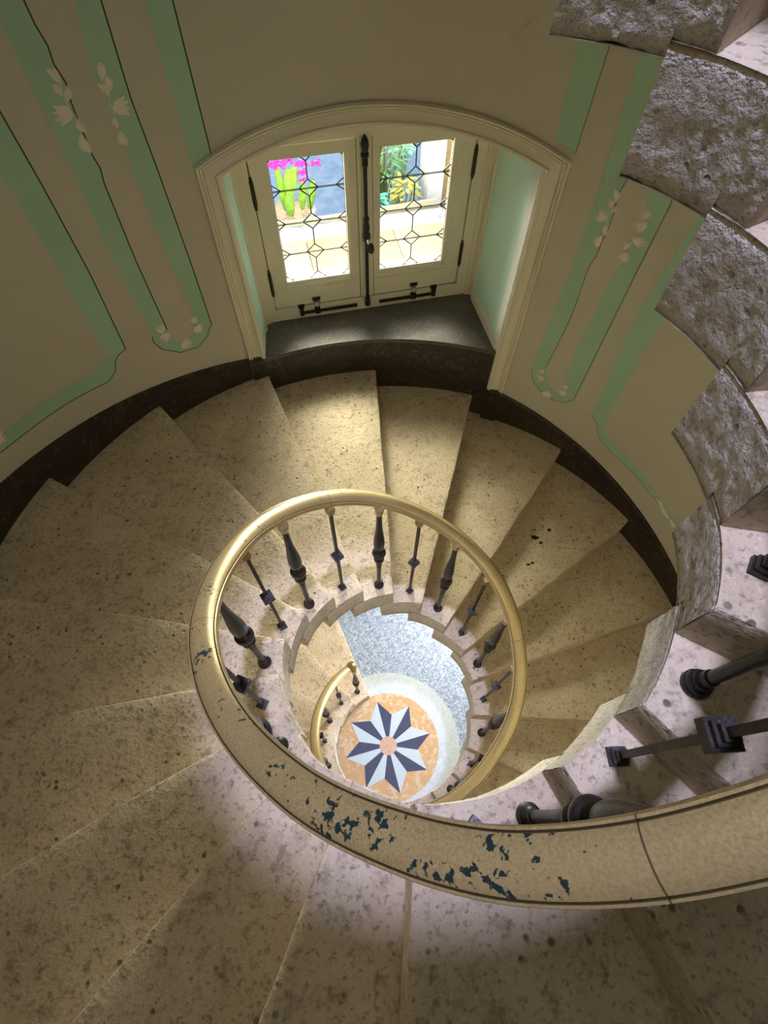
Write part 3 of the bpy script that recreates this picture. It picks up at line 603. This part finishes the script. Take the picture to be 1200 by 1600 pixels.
LOWRAIL = [[-16.867,0.6576,-1.9499],[-15.887,0.6233,-1.7872],[-14.968,0.6083,-1.6346],[-14.131,0.5966,-1.4957],[-13.463,0.6038,-1.3848],[-12.654,0.5956,-1.2505]]
BAL = empty('spiral_balustrade', (0, 0, FLOOR))
tag(BAL, 'winding brass handrail on black iron balusters round the stair well', 'balustrade')
hid = []
a, b = LOWRAIL[-1], RAIL[0]
ctrl = [(k, r, z) for k, r, z in LOWRAIL]
for i in range(1, 6):
    t = i/6; ctrl.append((a[0]+(b[0]-a[0])*t, a[1]+(b[1]-a[1])*t, a[2]+(b[2]-a[2])*t))
ctrl += [tuple(c) for c in RAIL]
kl, rl, zl = RAIL[-1]
for i in range(1, 7): ctrl.append((kl+.55*i, .585, zl+RI*.55*i*1.02))
ctrl.sort()
# smooth the surveyed centre line a little
for it in range(2):
    ctrl = [ctrl[0]]+[(ctrl[i][0], ctrl[i-1][1]*.2+ctrl[i][1]*.6+ctrl[i+1][1]*.2, ctrl[i][2]) for i in range(1, len(ctrl)-1)]+[ctrl[-1]]
def interp(k, j):
    ks = [c[0] for c in ctrl]
    if k <= ks[0]: return ctrl[0][j]
    for i in range(len(ks)-1):
        if ks[i] <= k <= ks[i+1]:
            # Catmull-Rom on unevenly spaced knots (finite-difference tangents)
            x0, x1 = ks[i], ks[i+1]; h = x1-x0; t = (k-x0)/h if h > 1e-9 else 0
            y0, y1 = ctrl[i][j], ctrl[i+1][j]
            m0 = (y1-ctrl[max(i-1, 0)][j])/max(1e-6, x1-ks[max(i-1, 0)])*h
            m1 = (ctrl[min(i+2, len(ks)-1)][j]-y0)/max(1e-6, ks[min(i+2, len(ks)-1)]-x0)*h
            return (2*t**3-3*t*t+1)*y0+(t**3-2*t*t+t)*m0+(-2*t**3+3*t*t)*y1+(t**3-t*t)*m1
    return ctrl[-1][j]
def rail_pt(k):
    th = TH0+AL*k; r = interp(k, 1); return Vector((r*cos(th), r*sin(th), interp(k, 2)))
K0, K1 = ctrl[0][0], ctrl[-1][0]
NP = 560
pts = [rail_pt(K0+(K1-K0)*i/NP) for i in range(NP+1)]
RP = [(-.0345, -.016), (-.036, -.008), (-.0355, .000), (-.0345, .004), (-.0315, .0052), (-.0302, .0005), (-.0284, .0062), (-.024, .0095), (-.016, .0130), (-.008, .0148), (0, .0154), (.008, .0148), (.016, .0130), (.024, .0095), (.0284, .0062), (.0302, .0005), (.0315, .0052), (.0345, .004), (.0355, .000), (.036, -.008), (.0345, -.016), (.026, -.024), (.0, -.026), (-.026, -.024)]
verts, faces, uv, chipv = [], [], [], []
L = 0.
kchip = [(-20, .15), (-6, .12), (-1, .12), (1.5, .25), (2.6, .42), (4.4, .40), (4.9, .28), (5.2, .55), (6.6, .55), (7.2, .62), (7.7, .35), (8.0, .7), (8.2, .72), (8.45, .6), (8.7, .85), (9.0, 1.0), (9.15, .9), (9.35, .5), (9.6, .05), (20, .05)]
def lin(x, tab):
    for (a, b), (c, d) in zip(tab, tab[1:]):
        if a <= x <= c: return b+(d-b)*(x-a)/(c-a)
    return tab[-1][1]
nP = len(RP)
LK = []
for i, p in enumerate(pts):
    t = (pts[min(i+1, NP)]-pts[max(i-1, 0)]).normalized()
    if i: L += (p-pts[i-1]).length
    kk = K0+(K1-K0)*i/NP
    LK.append((kk, L))
    right = t.cross(Vector((0, 0, 1))).normalized(); up = right.cross(t)
    for j, (x, y) in enumerate(RP):
        verts.append(p+right*x+up*y); uv.append((L, j/nP))
        # wear lies on the crown, and more on the well side
        cr = 1. if 6 <= j <= 14 else .25
        chipv.append(lin(kk, kchip)*cr)
for i in range(NP):
    for j in range(nP):
        q = (j+1) % nP; faces.append((i*nP+j, (i+1)*nP+j, (i+1)*nP+q, i*nP+q))
faces.append(tuple(range(nP))); faces.append(tuple(NP*nP+j for j in range(nP)))
me = bpy.data.meshes.new('handrail'); me.from_pydata([tuple(v-BAL.location) for v in verts], [], faces); me.materials.append(BRASS)
lay = me.uv_layers.new(name='UVMap')
for lp in me.loops: lay.data[lp.index].uv = uv[lp.vertex_index]
at_ = me.attributes.new('chip', 'FLOAT', 'POINT')
for i, c_ in enumerate(chipv): at_.data[i].value = c_
for p in me.polygons: p.use_smooth = True
bmm = bmesh.new(); bmm.from_mesh(me); bmesh.ops.recalc_face_normals(bmm, faces=bmm.faces); bmm.to_mesh(me); bmm.free()
me.set_sharp_from_angle(angle=radians(24))
HR = bpy.data.objects.new('handrail', me); COL.objects.link(HR); HR.parent = BAL
HR['label'] = 'worn brass handrail with dark chips'
def len_at(k):
    for (a, b), (c, d) in zip(LK, LK[1:]):
        if a <= k <= c: return b+(d-b)*(k-a)/(c-a)
    return 0
# joints of the rail sections, written into the material by length along the rail
JK = [9.57, 4.98, 1.4, -3.9, -16]
jn = 0
for nd in BRASS.node_tree.nodes:
    if nd.type == 'MATH' and nd.operation == 'SUBTRACT' and not nd.inputs[1].is_linked and nd.inputs[1].default_value >= 1000:
        nd.inputs[1].default_value = len_at(JK[int(nd.inputs[1].default_value)-1000])
# ball end at the foot of the rail
p0 = pts[0]; tdir = (pts[1]-pts[0]).normalized()
m_ = MB(); m_.lathe(p0-tdir*.03+Vector((0, 0, -.05)), [(.001, 0)]+[(.048*sin(pi*i/12), .05-.05*cos(pi*i/12)) for i in range(1, 12)]+[(.004, .1)], 24)
child(m_.build('ball_end', BRASSP, None, 60), BAL)['label'] = 'round brass ball ending the rail'

def baluster(k, ang, r, zb, kind, rot):
    c = Vector((r*cos(ang), r*sin(ang), zb))
    kr = (ang-TH0)/AL; per = 2*pi/AL
    kr += per*round((k+.5-kr)/per)
    H = interp(kr, 2)-.022-zb
    if kr > K1: return
    if kind == 'round':
        m_ = MB(); m_.lathe(c, [(.0118, .04), (.0122, .28*H), (.0165, .375*H), (.014, .385*H)]+[(.010, .40*H), (.010, .54*H), (.012, .555*H), (.0245, .575*H), (.0275, .61*H), (.0265, .66*H), (.021, .73*H), (.0155, .80*H), (.0130, .87*H), (.0120, .955*H), (.010, .985*H)], 20)
        sh = child(m_.build('baluster', IRONB, None, 45), BAL); sh['label'] = 'turned iron baluster with a long bulb'
        m_ = MB(); m_.lathe(c, [(.027, 0), (.027, .010), (.024, .014), (.024, .022), (.019, .026), (.019, .036), (.0145, .042), (.0145, .06)], 24); ft = m_.build('foot', IRON)
        m_ = MB(); m_.lathe(c, [(.012, .385*H), (.022, .392*H), (.0265, .41*H), (.0265, .43*H), (.020, .448*H), (.012, .455*H)], 24); kn = m_.build('knop', IRON)
        m_ = MB(); m_.lathe(c, [(.014, .458*H), (.026, .468*H), (.0335, .488*H), (.0345, .505*H), (.031, .518*H), (.024, .524*H), (.022, .535*H), (.012, .55*H)], 28); cl = m_.build('collar', IRON)
        m_ = MB(); m_.lathe(c, [(.011, .945*H), (.016, .955*H), (.019, .975*H), (.020, .995*H), (.020, H+.006)], 20); cp = m_.build('cap', BRASSP)
        subs = [ft, kn, cl, cp]
    else:
        X = Vector((cos(rot), sin(rot), 0)); Y = Vector((-sin(rot), cos(rot), 0)); ax = (X, Y)
        m_ = MB(); m_.box(c+Vector((0, 0, .03)), 0.0125, 0.0125, H-.05, ax=ax)
        sh = child(m_.build('baluster', IRON, None, 30), BAL); sh['label'] = 'square iron baluster with stacked square plates'
        m_ = MB(); m_.box(c, .035, .035, .012, ax=ax); m_.box(c+Vector((0, 0, .012)), .028, .028, .012, ax=ax); m_.box(c+Vector((0, 0, .024)), .020, .020, .014, ax=ax); ft = m_.build('foot', IRON)
        m_ = MB(); zc = .47*H
        for wd, z0, hh in ((.022, -.030, .010), (.032, -.020, .010), (.045, -.010, .022), (.034, .012, .009), (.023, .021, .010)): m_.box(c+Vector((0, 0, zc+z0)), wd, wd, hh, ax=ax)
        cl = m_.build('square_plates', IRON)
        m_ = MB(); m_.box(c+Vector((0, 0, H-.045)), .026, .026, .014, ax=ax); m_.box(c+Vector((0, 0, H-.031)), .030, .030, .033, ax=ax); cp = m_.build('cap', BRASSP)
        subs = [ft, cl, cp]
    for s in subs:
        for v in s.data.vertices: v.co = v.co-BAL.location
        s.parent = sh
BALS = [[-8,-47.3,0.574,"round",-47.3],[-7,-27.9,0.58,"square",-27.9],[-6,-9.1,0.578,"round",-9.1],[-5,9.4,0.575,"square",30],[-4,29.3,0.59,"round",29.3],[-3,48,0.59,"square",10],[-2,67,0.595,"round",67],[-1,85.3,0.59,"square",45],[0,103.6,0.573,"round",103.6],[1,124.5,0.577,"square",40],[2,145.6,0.571,"round",145.6],[3,163.5,0.585,"square",35],[4,-176.4,0.584,"round",-176.4],[5,-157.7,0.582,"square",-20],[6,-138.8,0.569,"round",-138.8],[7,-119.5,0.572,"square",-30],[8,-101.5,0.572,"round",-101.5],[10,-51.6,0.566,"square",3],[11,-35.5,0.57,"round",-35.5],[12,-16.4,0.57,"square",-30],[13,2.0,0.575,"round",2.0],[9,-85.5,0.58,"square",-40],[9,-69.4,0.587,"round",0],[-17.4,-235.11,0.61,"round",20],[-16.4,-215.55,0.61,"square",20],[-15.4,-196.0,0.61,"round",20],[-14.4,-177.43,0.604,"square",20],[-13.32,-156.32,0.594,"round",20],[-12.24,-133.26,0.585,"round",20],[-11.16,-112.15,0.585,"square",20],[-10.08,-91.05,0.585,"round",20],[-9,-69.94,0.585,"square",20]]
for k, ang, r, kind, rot in BALS:
    zb = [s[3] for s in STEPS if s[0] == k][0]
    baluster(k, radians(ang), r, zb, kind, radians(rot))

# ------------------------------------------------------------------ the window
WIN = empty('window_1', W(0, 0, ZS)); tag(WIN, 'pair of cream casements with leaded glass over the sill', 'window', kind='structure')
def wpart(mb_, name, mat, parent=None, smooth=30):
    o = mb_.build(name, mat, None, smooth)
    for v in o.data.vertices: v.co = v.co-WIN.location
    o.parent = parent or WIN
    return o
D0 = 0.0
m_ = MB()
wbox(m_, -.02, .080, -.010, .10, ZS, 1.75); wbox(m_, .080, .105, .032, .10, ZS, 1.75); wbox(m_, 1.336, 1.47, -.010, .10, ZS, 1.75); wbox(m_, 1.312, 1.336, .032, .10, ZS, 1.75); wbox(m_, -.02, .03, -.022, .0, ZS, 1.75); wbox(m_, 1.40, 1.47, -.022, .0, ZS, 1.75)
wbox(m_, .080, 1.336, -.008, .10, ZS, .386); wbox(m_, .105, 1.312, .032, .10, .386, .412); wbox(m_, .06, 1.365, -.008, .10, 1.372, 1.75)
wpart(m_, 'window_frame', CREAM)
def sash(u0, u1, gu0, gu1, gz0, gz1, z0, z1):
    m_ = MB()
    wbox(m_, u0, gu0-.026, -.004, .052, z0, z1); wbox(m_, gu1+.026, u1, -.004, .05, z0, z1)
    wbox(m_, gu0-.026, gu1+.026, -.004, .05, z0, gz0-.05); wbox(m_, gu0-.026, gu1+.026, -.004, .05, gz1+.012, z1)
    s = wpart(m_, 'casement', CREAM)
    m_ = MB()   # glazing bead, two steps
    for e, d in ((.026, .000), (.014, .012)):
        wbox(m_, gu0-e, gu0-e+.012, d, .05, gz0-e*1.6, gz1+.012); wbox(m_, gu1+e-.012, gu1+e, d, .05, gz0-e*1.6, gz1+.012)
        wbox(m_, gu0-e, gu1+e, d, .05, gz0-e*1.6-.008, gz0-e*1.6+.016)
    wbox(m_, gu0-.014, gu1+.014, .014, .05, gz0-.03, gz0); wbox(m_, gu0-.026, gu1+.026, .006, .05, gz1, gz1+.014)
    wpart(m_, 'glazing_bead', CREAM, s)
    m_ = MB(); m_.add([W(gu0-.01, .030, gz0-.02), W(gu1+.01, .030, gz0-.02), W(gu1+.01, .030, gz1+.01), W(gu0-.01, .030, gz1+.01)], [(0, 1, 2, 3)]); g = wpart(m_, 'glass_pane', GLASS, s, 0)
    # lead cames: hexagons with small diamonds on each cross bar
    m_ = MB(); uc = (gu0+gu1)/2; hw = (gu1-gu0)/2
    zb = [gz0-.004, .7485, .9395, 1.1295, gz1+.016]
    def came(a, b, r=.0036):
        m_.tube([W(a[0], .027, a[1]), W(b[0], .027, b[1])], r, 6, up=WN.to_3d())
    dw, dh = .053, .046
    for i, z in enumerate(zb):
        if 0 < i < 4:
            came((gu0, z), (gu1, z), .0030); came((gu0, z-.006), (gu1, z-.006), .0018)
        for s_, lim in ((1, i < 4), (-1, i > 0)):
            if not lim: continue
            zt = z+s_*dh
            came((uc-dw, z), (uc, zt)); came((uc+dw, z), (uc, zt))
            came((gu0, z+s_*dh*.75), (gu0+dw*.85, z)); came((gu1, z+s_*dh*.75), (gu1-dw*.85, z))
    for a, b in zip(zb, zb[1:]): came((uc, a+dh), (uc, b-dh))
    came((gu0+.001, gz0), (gu0+.001, gz1), .002); came((gu1-.001, gz0), (gu1-.001, gz1), .002); came((gu0, gz0), (gu1, gz0), .0025)
    wpart(m_, 'lead_cames', LEAD, s)
    return s
SL = sash(.087, .657, .188, .592, .567, 1.300, .394, 1.368)
SR = sash(.749, 1.329, .795, 1.210, .567, 1.305, .394, 1.370)
m_ = MB(); wbox(m_, .661, .745, -.006, .05, .390, 1.372); wbox(m_, .645, .762, .034, .05, .39, 1.37); wbox(m_, .676, .724, -.014, .0, .394, 1.372); wpart(m_, 'meeting_stile', CREAM)
# espagnolette bolt on the meeting stile
m_ = MB(); m_.lathe(W(.70, -.034, .355), [(.011, 0), (.011, .985)], 14)
rod = wpart(m_, 'espagnolette_rod', IRONB); rod['label'] = 'black iron bolt rod up the middle of the window'
m_ = MB()
m_.lathe(W(.70, -.034, 1.285), [(.012, 0), (.022, .006), (.022, .02), (.016, .028), (.020, .045), (.024, .060), (.018, .085), (.006, .105), (.001, .112)], 16)
m_.lathe(W(.70, -.034, 1.235), [(.012, 0), (.017, .008), (.017, .05)], 12)
wpart(m_, 'finial', IRONB, rod)
m_ = MB(); m_.lathe(W(.70, -.034, .335), [(.012, 0), (.020, .01), (.020, .026), (.014, .036), (.018, .055), (.012, .075)], 16); wpart(m_, 'lower_keeper', IRONB, rod)
m_ = MB(); m_.lathe(W(.70, -.034, .80), [(.012, 0), (.024, .015), (.026, .05), (.018, .075), (.022, .10), (.016, .125), (.019, .15), (.012, .165)], 16); wpart(m_, 'bolt_box', IRONB, rod)
m_ = MB(); m_.tube([W(.70, -.03, .835), W(.705, -.065, .822), W(.712, -.082, .800)], .009, 10); wpart(m_, 'handle_stem', STEEL, rod)
m_ = MB()
cc = W(.714, -.090, .795)
rows = []
X = WU.to_3d(); dirn = (-WN.to_3d()+Vector((0, 0, .8))).normalized(); Y = X.cross(dirn).normalized()
for i in range(9):
    t = -1+2*i/8; rr = sqrt(max(0, 1-t*t))+.02
    rows.append([cc+dirn*(t*.010)+X*(.021*rr*cos(2*pi*j/18))+Y*(.031*rr*sin(2*pi*j/18)) for j in range(18)])
m_.grid(rows, closed=True); wpart(m_, 'handle_knob', BRONZE, rod, 60)['label'] = 'oval bronze knob'
# hinges
for nm, u, z0, z1, par in (('hinge', .086, 1.06, 1.24, SL), ('hinge', .083, .49, .685, SL), ('hinge', 1.335, 1.09, 1.272, SR), ('hinge', 1.334, .52, .707, SR)):
    m_ = MB(); m_.lathe(W(u, -.010, z0), [(.004, 0), (.008, .006), (.008, .02), (.011, .022), (.011, z1-z0-.022), (.008, z1-z0-.02), (.008, z1-z0-.006), (.003, z1-z0)], 12); wpart(m_, nm, BRONZE, par)
# surface bolts across the bottom rail
for u0, u1, uk, ub, par in ((.238, .628, .356, .250, SL), (.783, 1.185, 1.026, 1.170, SR)):
    m_ = MB(); wbox(m_, min(u0, u1), max(u0, u1), -.026, -.014, .332, .348); bt = wpart(m_, 'stay_bar', BRONZE, par)
    m_ = MB(); wbox(m_, ub-.013, ub+.013, -.032, .004, .325, .385); wbox(m_, ub-.022, ub+.022, -.014, .004, .375, .398); wpart(m_, 'bracket', BRONZE, bt)
    m_ = MB(); wbox(m_, uk-.018, uk+.018, -.03, .004, .325, .365); wbox(m_, uk-.026, uk+.026, -.014, .004, .42, .44); wbox(m_, uk-.014, uk+.014, -.012, .004, .36, .43); wpart(m_, 'keeper', BRONZE, bt)
    m_ = MB(); rows = []
    for r_k, dd in ((.001, -.040), (.010, -.040), (.018, -.036), (.020, -.028), (.020, -.014)):
        rows.append([W(uk+r_k*cos(2*pi*j/16), dd, .398+r_k*sin(2*pi*j/16)) for j in range(16)])
    m_.grid(rows, closed=True); wpart(m_, 'thumb_knob', STEEL, bt)['label'] = 'pale steel thumb knob'

# ------------------------------------------------------------------ the garden outside the glass
def grained(name, a, b, sc=60): 
    return (lambda m_: m_.out(m_.mix(m_.ramp(m_.noise(sc, 4, .6), [(.35, 0.), (.65, 1.)]), a, b), .85, m_.bump(m_.noise(sc*2, 3), .3, .01)))(N(name))
PALESTONE = grained('pale_sill_stone', (.25, .23, .165), (.29, .265, .20))
SANDP = grained('pink_sandstone', (.17, .12, .092), (.22, .165, .13)); SANDO = grained('orange_sandstone', (.20, .135, .06), (.25, .18, .09)); SANDY = grained('yellow_sandstone', (.21, .165, .09), (.26, .21, .13))
BLUEST = grained('blue_grey_paving', (.20, .28, .42), (.30, .39, .52), 8)
LILAC = grained('lilac_marble', (.17, .18, .26), (.33, .34, .39), 12)
m_ = MB(); wbox(m_, -.5, 2.2, .10, .29, .18, .42); tag(m_.build('windowsill_outside', PALESTONE), 'pale stone sill outside the glass', 'windowsill', kind='structure')
for (u0, u1), mt, lb in (((-.45, .385), SANDP, 'pinkish sandstone coping block outside the left casement'), ((.39, .80), SANDO, 'orange sandstone coping block behind the window bolt'), ((.805, 1.03), SANDO, 'short tan sandstone coping block outside the right casement'), ((1.035, 2.1), SANDY, 'long yellow sandstone coping block outside, by the white post')):
    m_ = MB(); wbox(m_, u0, u1, .292, .635, .20, .42); tag(recenter(m_.build('coping_block', mt)), lb, 'block', 'sandstone blocks outside the window')
m_ = MB(); wbox(m_, -.5, 2.2, .637, .845, .10, .40); tag(m_.build('terrace_kerb_slab', LILAC), 'lilac marbled kerb slab outside the window', 'kerb', kind='structure')
m_ = MB(); m_.tube([W(-.5, .885, .38), W(.6, .885, .38), W(1.46, .93, .38)], .04, 14); m_.build('edge_roll', PALESTONE).name = 'stone_roll'
tag(recenter(bpy.data.objects['stone_roll']), 'pale rounded stone edging beyond the sandstone blocks', 'edging')
m_ = MB(); v = [W(-6, .10, -.02), W(7, .10, -.02), W(7, 8, -.02), W(-6, 8, -.02)]; m_.add(v, [(0, 1, 2, 3)]); tag(m_.build('terrace_ground', BLUEST), 'blue grey paved terrace outside the window', 'ground', kind='structure')
GREENC = grained('cactus_green', (.12, .28, .02), (.22, .40, .05), 25)
MAG = grained('magenta_petals', (.50, .015, .30), (.62, .04, .40), 40)
TERRA = grained('brown_gravel', (.22, .15, .10), (.50, .38, .25), 70)
POTM = grained('grey_pot', (.34, .34, .32), (.46, .45, .42), 20)
POT = empty('potted_cactus', W(.36, 1.27, -.02)); tag(POT, 'grey pot of green cactus with magenta flowers outside the window', 'plant')
def pchild(m_, name, mat, par, smooth=50):
    o = m_.build(name, mat, None, smooth)
    for v in o.data.vertices: v.co = v.co-POT.location
    o.parent = par; return o
m_ = MB(); m_.lathe(W(.36, 1.27, -.02), [(.12, 0), (.19, .14), (.20, .27), (.185, .29), (.17, .27)], 24); pchild(m_, 'pot', POTM, POT)
m_ = MB(); m_.lathe(W(.36, 1.27, .225), [(.18, 0), (.17, .02), (.10, .04), (.001, .05)], 24); pchild(m_, 'gravel', TERRA, POT)
def pad(m_, a, b, wd):
    a, b = Vector(a), Vector(b); t = (b-a); rows = []
    side = t.cross(WN.to_3d()).normalized(); nn = side.cross(t).normalized()
    for i in range(9):
        s = i/8; rr = wd/2*max(.12, sin(pi*(.08+.84*s)))**.6
        rows.append([a+t*s+side*(rr*cos(2*pi*j/10))+nn*(rr*.55*sin(2*pi*j/10)) for j in range(10)])
    m_.grid(rows, closed=True)
for a, b, wd in (((.34, 1.20, .26), (.345, 1.20, .44), .075), ((.345, 1.20, .42), (.37, 1.2, .62), .075), ((.36, 1.20, .42), (.42, 1.22, .62), .07), ((.44, 1.24, .28), (.47, 1.25, .50), .06), ((.50, 1.24, .28), (.55, 1.24, .50), .065), ((.31, 1.26, .28), (.29, 1.28, .60), .06)):
    m_ = MB(); pad(m_, W(*a), W(*b), wd); pchild(m_, 'cactus_pad', GREENC, POT)
for c, s in (((.25, 1.22, .66), .055), ((.31, 1.20, .66), .05), ((.38, 1.22, .68), .05), ((.47, 1.20, .66), .05), ((.47, 1.18, .60), .04), ((.46, 1.17, .55), .03), ((.58, 1.22, .63), .04), ((.20, 1.25, .70), .05), ((.30, 1.24, .74), .06), ((.42, 1.25, .74), .05)):
    m_ = MB()
    for q in range(9):
        a = 2*pi*q/9; d = Vector((cos(a), sin(a)*.6, rnd.uniform(-.6, .5))); cp = W(*c)
        pad(m_, cp, cp+d*s, s*.6)
    pchild(m_, 'flower', MAG, POT)
# leafy shrubs
def shrub(name, cu, cd, z0, z1, rad, nleaf, ll, lw, mat, label):
    root = empty(name, W(cu, cd, -.02)); tag(root, label, 'plant')
    m_ = MB(); m2 = MB()
    for i in range(nleaf):
        a = rnd.uniform(0, 2*pi); h = rnd.uniform(z0, z1); rr = rad*sqrt(rnd.random())*(.5+.5*sin(pi*(h-z0)/(z1-z0+.01)))
        p = W(cu+rr*cos(a), cd+rr*sin(a), h); d = Vector((cos(a+rnd.uniform(-.6, .6)), sin(a+rnd.uniform(-.6, .6)), rnd.uniform(-.2, .8))).normalized()
        sd = d.cross(Vector((0, 0, 1))).normalized(); l_ = ll*rnd.uniform(.6, 1.2)
        rows = []
        for q in range(5):
            s = q/4; w_ = lw*sin(pi*(.1+.85*s)); c = p+d*(l_*s)-Vector((0, 0, .25*l_*s*s))
            rows.append([c-sd*w_, c+Vector((0, 0, .15*w_)), c+sd*w_])
        m_.grid(rows)
        if i % 6 == 0: m2.tube([W(cu+.2*rr*cos(a), cd+.2*rr*sin(a), -.02), W(cu+.6*rr*cos(a), cd+.6*rr*sin(a), h*.6), p], .005, 5)
    for nm, mm, mt in (('leaves', m_, mat), ('stems', m2, STEMM)):
        o = mm.build(nm, mt, None, 60)
        for v in o.data.vertices: v.co = v.co-root.location
        o.parent = root
STEMM = plain('plant_stem', (.16, .20, .07), .8)
FERNM = grained('fern_green', (.05, .20, .06), (.16, .34, .14), 30); YELM = grained('yellow_leaf', (.36, .38, .04), (.48, .46, .10), 30); TEALM = grained('teal_leaf', (.06, .34, .26), (.16, .48, .40), 30); BLUM = grained('blue_green_leaf', (.20, .42, .45), (.42, .60, .62), 30)
shrub('fern', 1.16, 1.52, .28, .72, .17, 220, .14, .010, FERNM, 'feathery green fern outside the right casement')
shrub('yellow_shrub', 1.27, 1.20, .18, .43, .09, 90, .08, .016, YELM, 'small yellow green shrub below the fern')
shrub('teal_shrub', 1.02, 1.18, .10, .36, .09, 70, .10, .024, TEALM, 'dark teal leafed plant left of the yellow shrub')
shrub('broad_leaved_plant', 1.47, 1.98, .25, .58, .09, 40, .14, .036, BLUM, 'blue green broad leaved plant between fern and white post')
WM2 = grained('white_post_marble', (.56, .56, .59), (.66, .66, .67), 10)
PO = empty('stone_post', W(1.53, 1.25, -.02)); tag(PO, 'white marble post with a sandstone edge outside the window', 'post')
for nm, u0, u1, d0, d1, mt in (('marble_shaft', 1.45, 1.575, 1.15, 1.40, WM2), ('sandstone_edge', 1.576, 1.64, 1.17, 1.40, SANDO)):
    m_ = MB(); wbox(m_, u0, u1, d0, d1, -.02, 1.6); o = m_.build(nm, mt)
    for v in o.data.vertices: v.co = v.co-PO.location
    o.parent = PO
